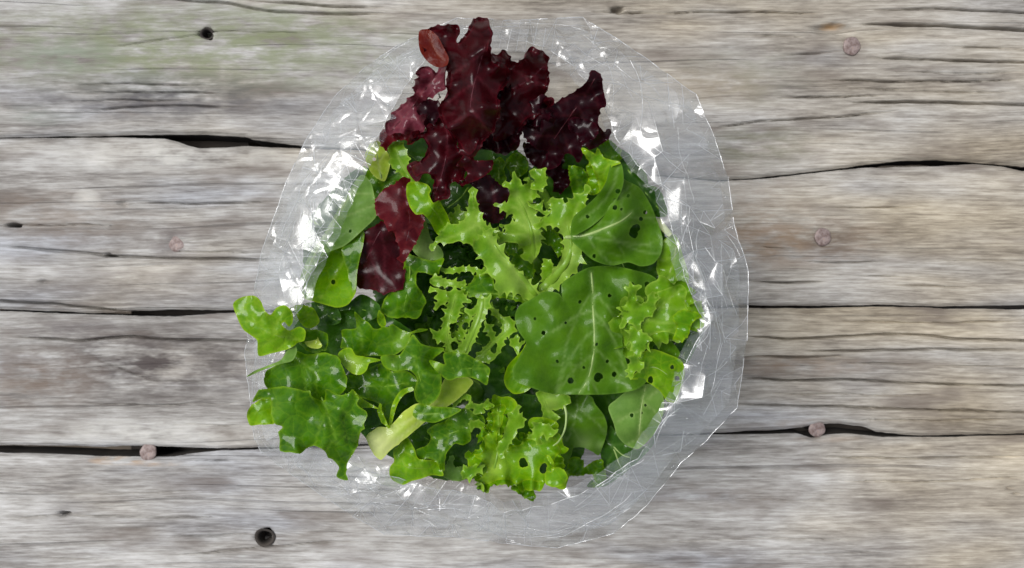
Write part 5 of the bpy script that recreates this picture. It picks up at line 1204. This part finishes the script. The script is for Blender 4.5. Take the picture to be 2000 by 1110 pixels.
RIM_SAMPLES = []; MESHES = []
def film_layer(name, outer, inner, seed, amp, drop, spacing, creases):
    Q, T, z = crinkled_sheet(outer, inner, seed, amp, drop, spacing)
    V = px_world(Q[:, 0], Q[:, 1], z); T = fix_up(V, T)
    # subdivide each facet once, keeping it nearly flat with a soft belly
    rs = np.random.RandomState(seed + 1)
    mid = {}; V2 = [tuple(v) for v in V]; F2 = []
    def mp(i, j):
        k = (min(i, j), max(i, j))
        if k not in mid:
            m_ = (V[i] + V[j]) / 2; L = np.linalg.norm(V[i] - V[j]); m_ = m_ + np.array([0, 0, rs.normal(0, 0.035) * L])
            mid[k] = len(V2); V2.append(tuple(m_))
        return mid[k]
    for a, b, c in T.tolist():
        ab, bc, ca = mp(a, b), mp(b, c), mp(c, a)
        F2 += [(a, ab, ca), (ab, b, bc), (ca, bc, c), (ab, bc, ca)]
    me = mesh_from(name, np.array(V2) - BL, F2, [m_film], smooth=True)
    me.set_sharp_from_angle(angle=math.radians(44))
    o = link(name, me, bag)
    if creases:
        ed = {}
        for f in T.tolist():
            for i in range(3):
                k = tuple(sorted((f[i], f[(i + 1) % 3]))); ed.setdefault(k, []).append(f)
        nr = lambda f: np.cross(V[f[1]] - V[f[0]], V[f[2]] - V[f[0]])
        for k, fs in ed.items():
            if len(fs) < 2: continue
            n0, n1 = nr(fs[0]), nr(fs[1]); n0 = n0 / (np.linalg.norm(n0) + 1e-12); n1 = n1 / (np.linalg.norm(n1) + 1e-12)
            ang = math.degrees(math.acos(max(-1, min(1, float(n0 @ n1)))))
            if ang > 20 and rs.random_sample() < 0.7:
                r = rs.uniform(0.00005, 0.00014)
                crease_rod(V[k[0]] - BL, V[k[1]] - BL, r * rs.uniform(0.3, 1), r * rs.uniform(0.3, 1))
    MESHES.append((Q, T, z))
    RIM_SAMPLES.extend([tuple(V[f].mean(0)) for f in T])
    return Q, T, z

film_layer("folded_rim", OUTR, LIPR, 5, 1.45, 0.0, 50, True)
MID = [(BC[0] + (o_[0] - BC[0]) * 0.965, BC[1] + (o_[1] - BC[1]) * 0.965) for o_ in OUTR]
LIN = [(BC[0] + (o_[0] - BC[0]) * 0.955, BC[1] + (o_[1] - BC[1]) * 0.955) for o_ in LIPR]
film_layer("inner_fold", np.array(MID), np.array(LIN), 23, 1.5, 5.5, 62, True)
# long thin wrinkles that run round the rim
def surf_z(x, y, Q, T, z):
    A, B, C = Q[T[:, 0]], Q[T[:, 1]], Q[T[:, 2]]
    d_ = (B[:, 1] - C[:, 1]) * (A[:, 0] - C[:, 0]) + (C[:, 0] - B[:, 0]) * (A[:, 1] - C[:, 1])
    l1 = ((B[:, 1] - C[:, 1]) * (x - C[:, 0]) + (C[:, 0] - B[:, 0]) * (y - C[:, 1])) / d_
    l2 = ((C[:, 1] - A[:, 1]) * (x - C[:, 0]) + (A[:, 0] - C[:, 0]) * (y - C[:, 1])) / d_
    l3 = 1 - l1 - l2
    k = np.argmax(np.minimum(np.minimum(l1, l2), l3))
    if min(l1[k], l2[k], l3[k]) < -1e-3: return None
    return l1[k] * z[T[k, 0]] + l2[k] * z[T[k, 1]] + l3[k] * z[T[k, 2]]
rw = random.Random(17)
oo, ll = resample(OUT, 6), resample(LIP, 6)
oth = angle_of(oo[:, 0], oo[:, 1]); lth = angle_of(ll[:, 0], ll[:, 1])
so, sl = np.argsort(oth), np.argsort(lth)
orr = np.hypot(oo[:, 0] - BC[0], oo[:, 1] - BC[1])[so]; lrr = np.hypot(ll[:, 0] - BC[0], ll[:, 1] - BC[1])[sl]
ros = lambda a: np.interp(a % (2 * math.pi), oth[so], orr, period=2 * math.pi); rls = lambda a: np.interp(a % (2 * math.pi), lth[sl], lrr, period=2 * math.pi)
for i in range(150):
    Q_, T_, z_ = MESHES[i % 2]
    a = rw.uniform(0, 2 * math.pi); q = rw.uniform(0.06, 0.95); da = rw.choice([-1, 1]) * rw.uniform(0.012, 0.02); dq = rw.uniform(-0.035, 0.035); r0 = rw.uniform(0.00004, 0.00011)
    prev = None
    for s_ in range(rw.randint(7, 22)):
        r_ = ros(a) + (rls(a) - ros(a)) * q; x, y = BC[0] + r_ * math.cos(a), BC[1] + r_ * math.sin(a)
        zz = surf_z(x, y, Q_, T_, z_)
        if zz is None or not 0.02 < q < 0.98: break
        cur = np.array(P(x, y, zz + 0.05)) - BL
        if prev is not None: crease_rod(prev, cur, r0, r0)
        prev = cur; a += da; q += dq; dq += rw.uniform(-0.012, 0.012)
# folded shoulder and cut lip: thin rolled edges
for poly, off, rr in ((OUTR, 0.0, 0.00015), (LIPR, 0.0, 0.00012)):
    zb, _ = shoulder(poly[:, 0], poly[:, 1])
    W_ = px_world(poly[:, 0], poly[:, 1], zb + off) - BL
    rs_ = np.random.RandomState(9)
    for i in range(len(W_)):
        if rs_.random_sample() < 0.85: crease_rod(W_[i], W_[(i + 1) % len(W_)], rr * rs_.uniform(0.3, 1.2), rr * rs_.uniform(0.3, 1.2))
m_crease = film_material("clear_film_crease", 0.42, 0.22, 0.5, 0.0)
link("creases", mesh_from("creases", CREASE_V, CREASE_F, [m_crease]), bag)["kind"] = "stuff"

# outer wall from the table up to the shoulder, in long standing folds
NTW = 96
oi = resample(OUT, 30); n = len(oi)
zb, _ = shoulder(oi[:, 0], oi[:, 1]); top = px_world(oi[:, 0], oi[:, 1], zb)
rsw = np.random.RandomState(4)
rowsW = []; NW = 7
for j in range(NW + 1):
    q = j / NW
    k = 0.70 + 0.30 * (1 - (1 - q) ** 1.8)
    w_ = top.copy(); w_[:, 0] = BL[0] + (top[:, 0] - BL[0]) * k; w_[:, 1] = BL[1] + (top[:, 1] - BL[1]) * k
    w_[:, 2] = 0.0012 + (top[:, 2] - 0.0012) * q
    if 0 < j < NW:
        amp = 0.0034 * math.sin(math.pi * q)
        rad = (w_[:, :2] - BL[:2]); rad /= np.linalg.norm(rad, axis=1)[:, None]
        w_[:, :2] -= rad * np.abs(rsw.normal(0, amp, n))[:, None]
        w_[:, 2] += rsw.normal(0, 0.003, n)
    rowsW.append(w_)
VW = np.concatenate(rowsW) - BL; FW = []
for j in range(NW):
    for k in range(n):
        a, b, c, d = j * n + k, j * n + (k + 1) % n, (j + 1) * n + (k + 1) % n, (j + 1) * n + k
        FW += [(a, b, c), (a, c, d)] if (j + k) % 2 else [(a, b, d), (b, c, d)]
link("bag_wall", mesh_from("bag_wall", VW, FW, [m_wall], smooth=False), bag)
r0_ = rowsW[0] - BL
Vb = [tuple(p) for p in r0_] + [(0, 0, 0.0013)]
link("bag_base", mesh_from("bag_base", Vb, [(k, (k + 1) % n, n) for k in range(n)], [m_wall]), bag)

# water drops clinging to the film
tw = NT("water_drop")
gw = tw.n("ShaderNodeBsdfGlossy", i_Roughness=0.08); tq = tw.n("ShaderNodeBsdfTransparent", i_Color=(0.97, 0.98, 0.98, 1))
gm = tw.n("ShaderNodeMixShader"); lw = tw.n("ShaderNodeLayerWeight", i_Blend=0.25)
tw.put(gm, "0", tw.math('ADD', tw.math('MULTIPLY', lw.outputs["Facing"], 0.35), 0.06)); tw.put(gm, "1", tq); tw.put(gm, "2", gw)
m_water = tw.surface(gm)
ico = bmesh.new(); bmesh.ops.create_icosphere(ico, subdivisions=2, radius=1.0)
iv = np.array([v.co[:] for v in ico.verts]); ico.verts.index_update(); if_ = [[v.index for v in f.verts] for f in ico.faces]; ico.free()
VV, FF = [], []
rd = random.Random(3)
for _ in range(260):
    p = np.array(rd.choice(RIM_SAMPLES)) - BL + np.array([rd.uniform(-1, 1) * 0.0004, rd.uniform(-1, 1) * 0.0004, 0.0])
    s = rd.choice([0.18, 0.22, 0.25, 0.3, 0.36, 0.45, 0.6]) * 0.001
    b = len(VV)
    VV += [tuple(p + iv_ * s * np.array([1, rd.uniform(0.8, 1.2), 0.6])) for iv_ in iv]
    FF += [tuple(i + b for i in f) for f in if_]
dr = link("water_drops", mesh_from("water_drops", VV, FF, [m_water]), bag)
dr["kind"] = "stuff"
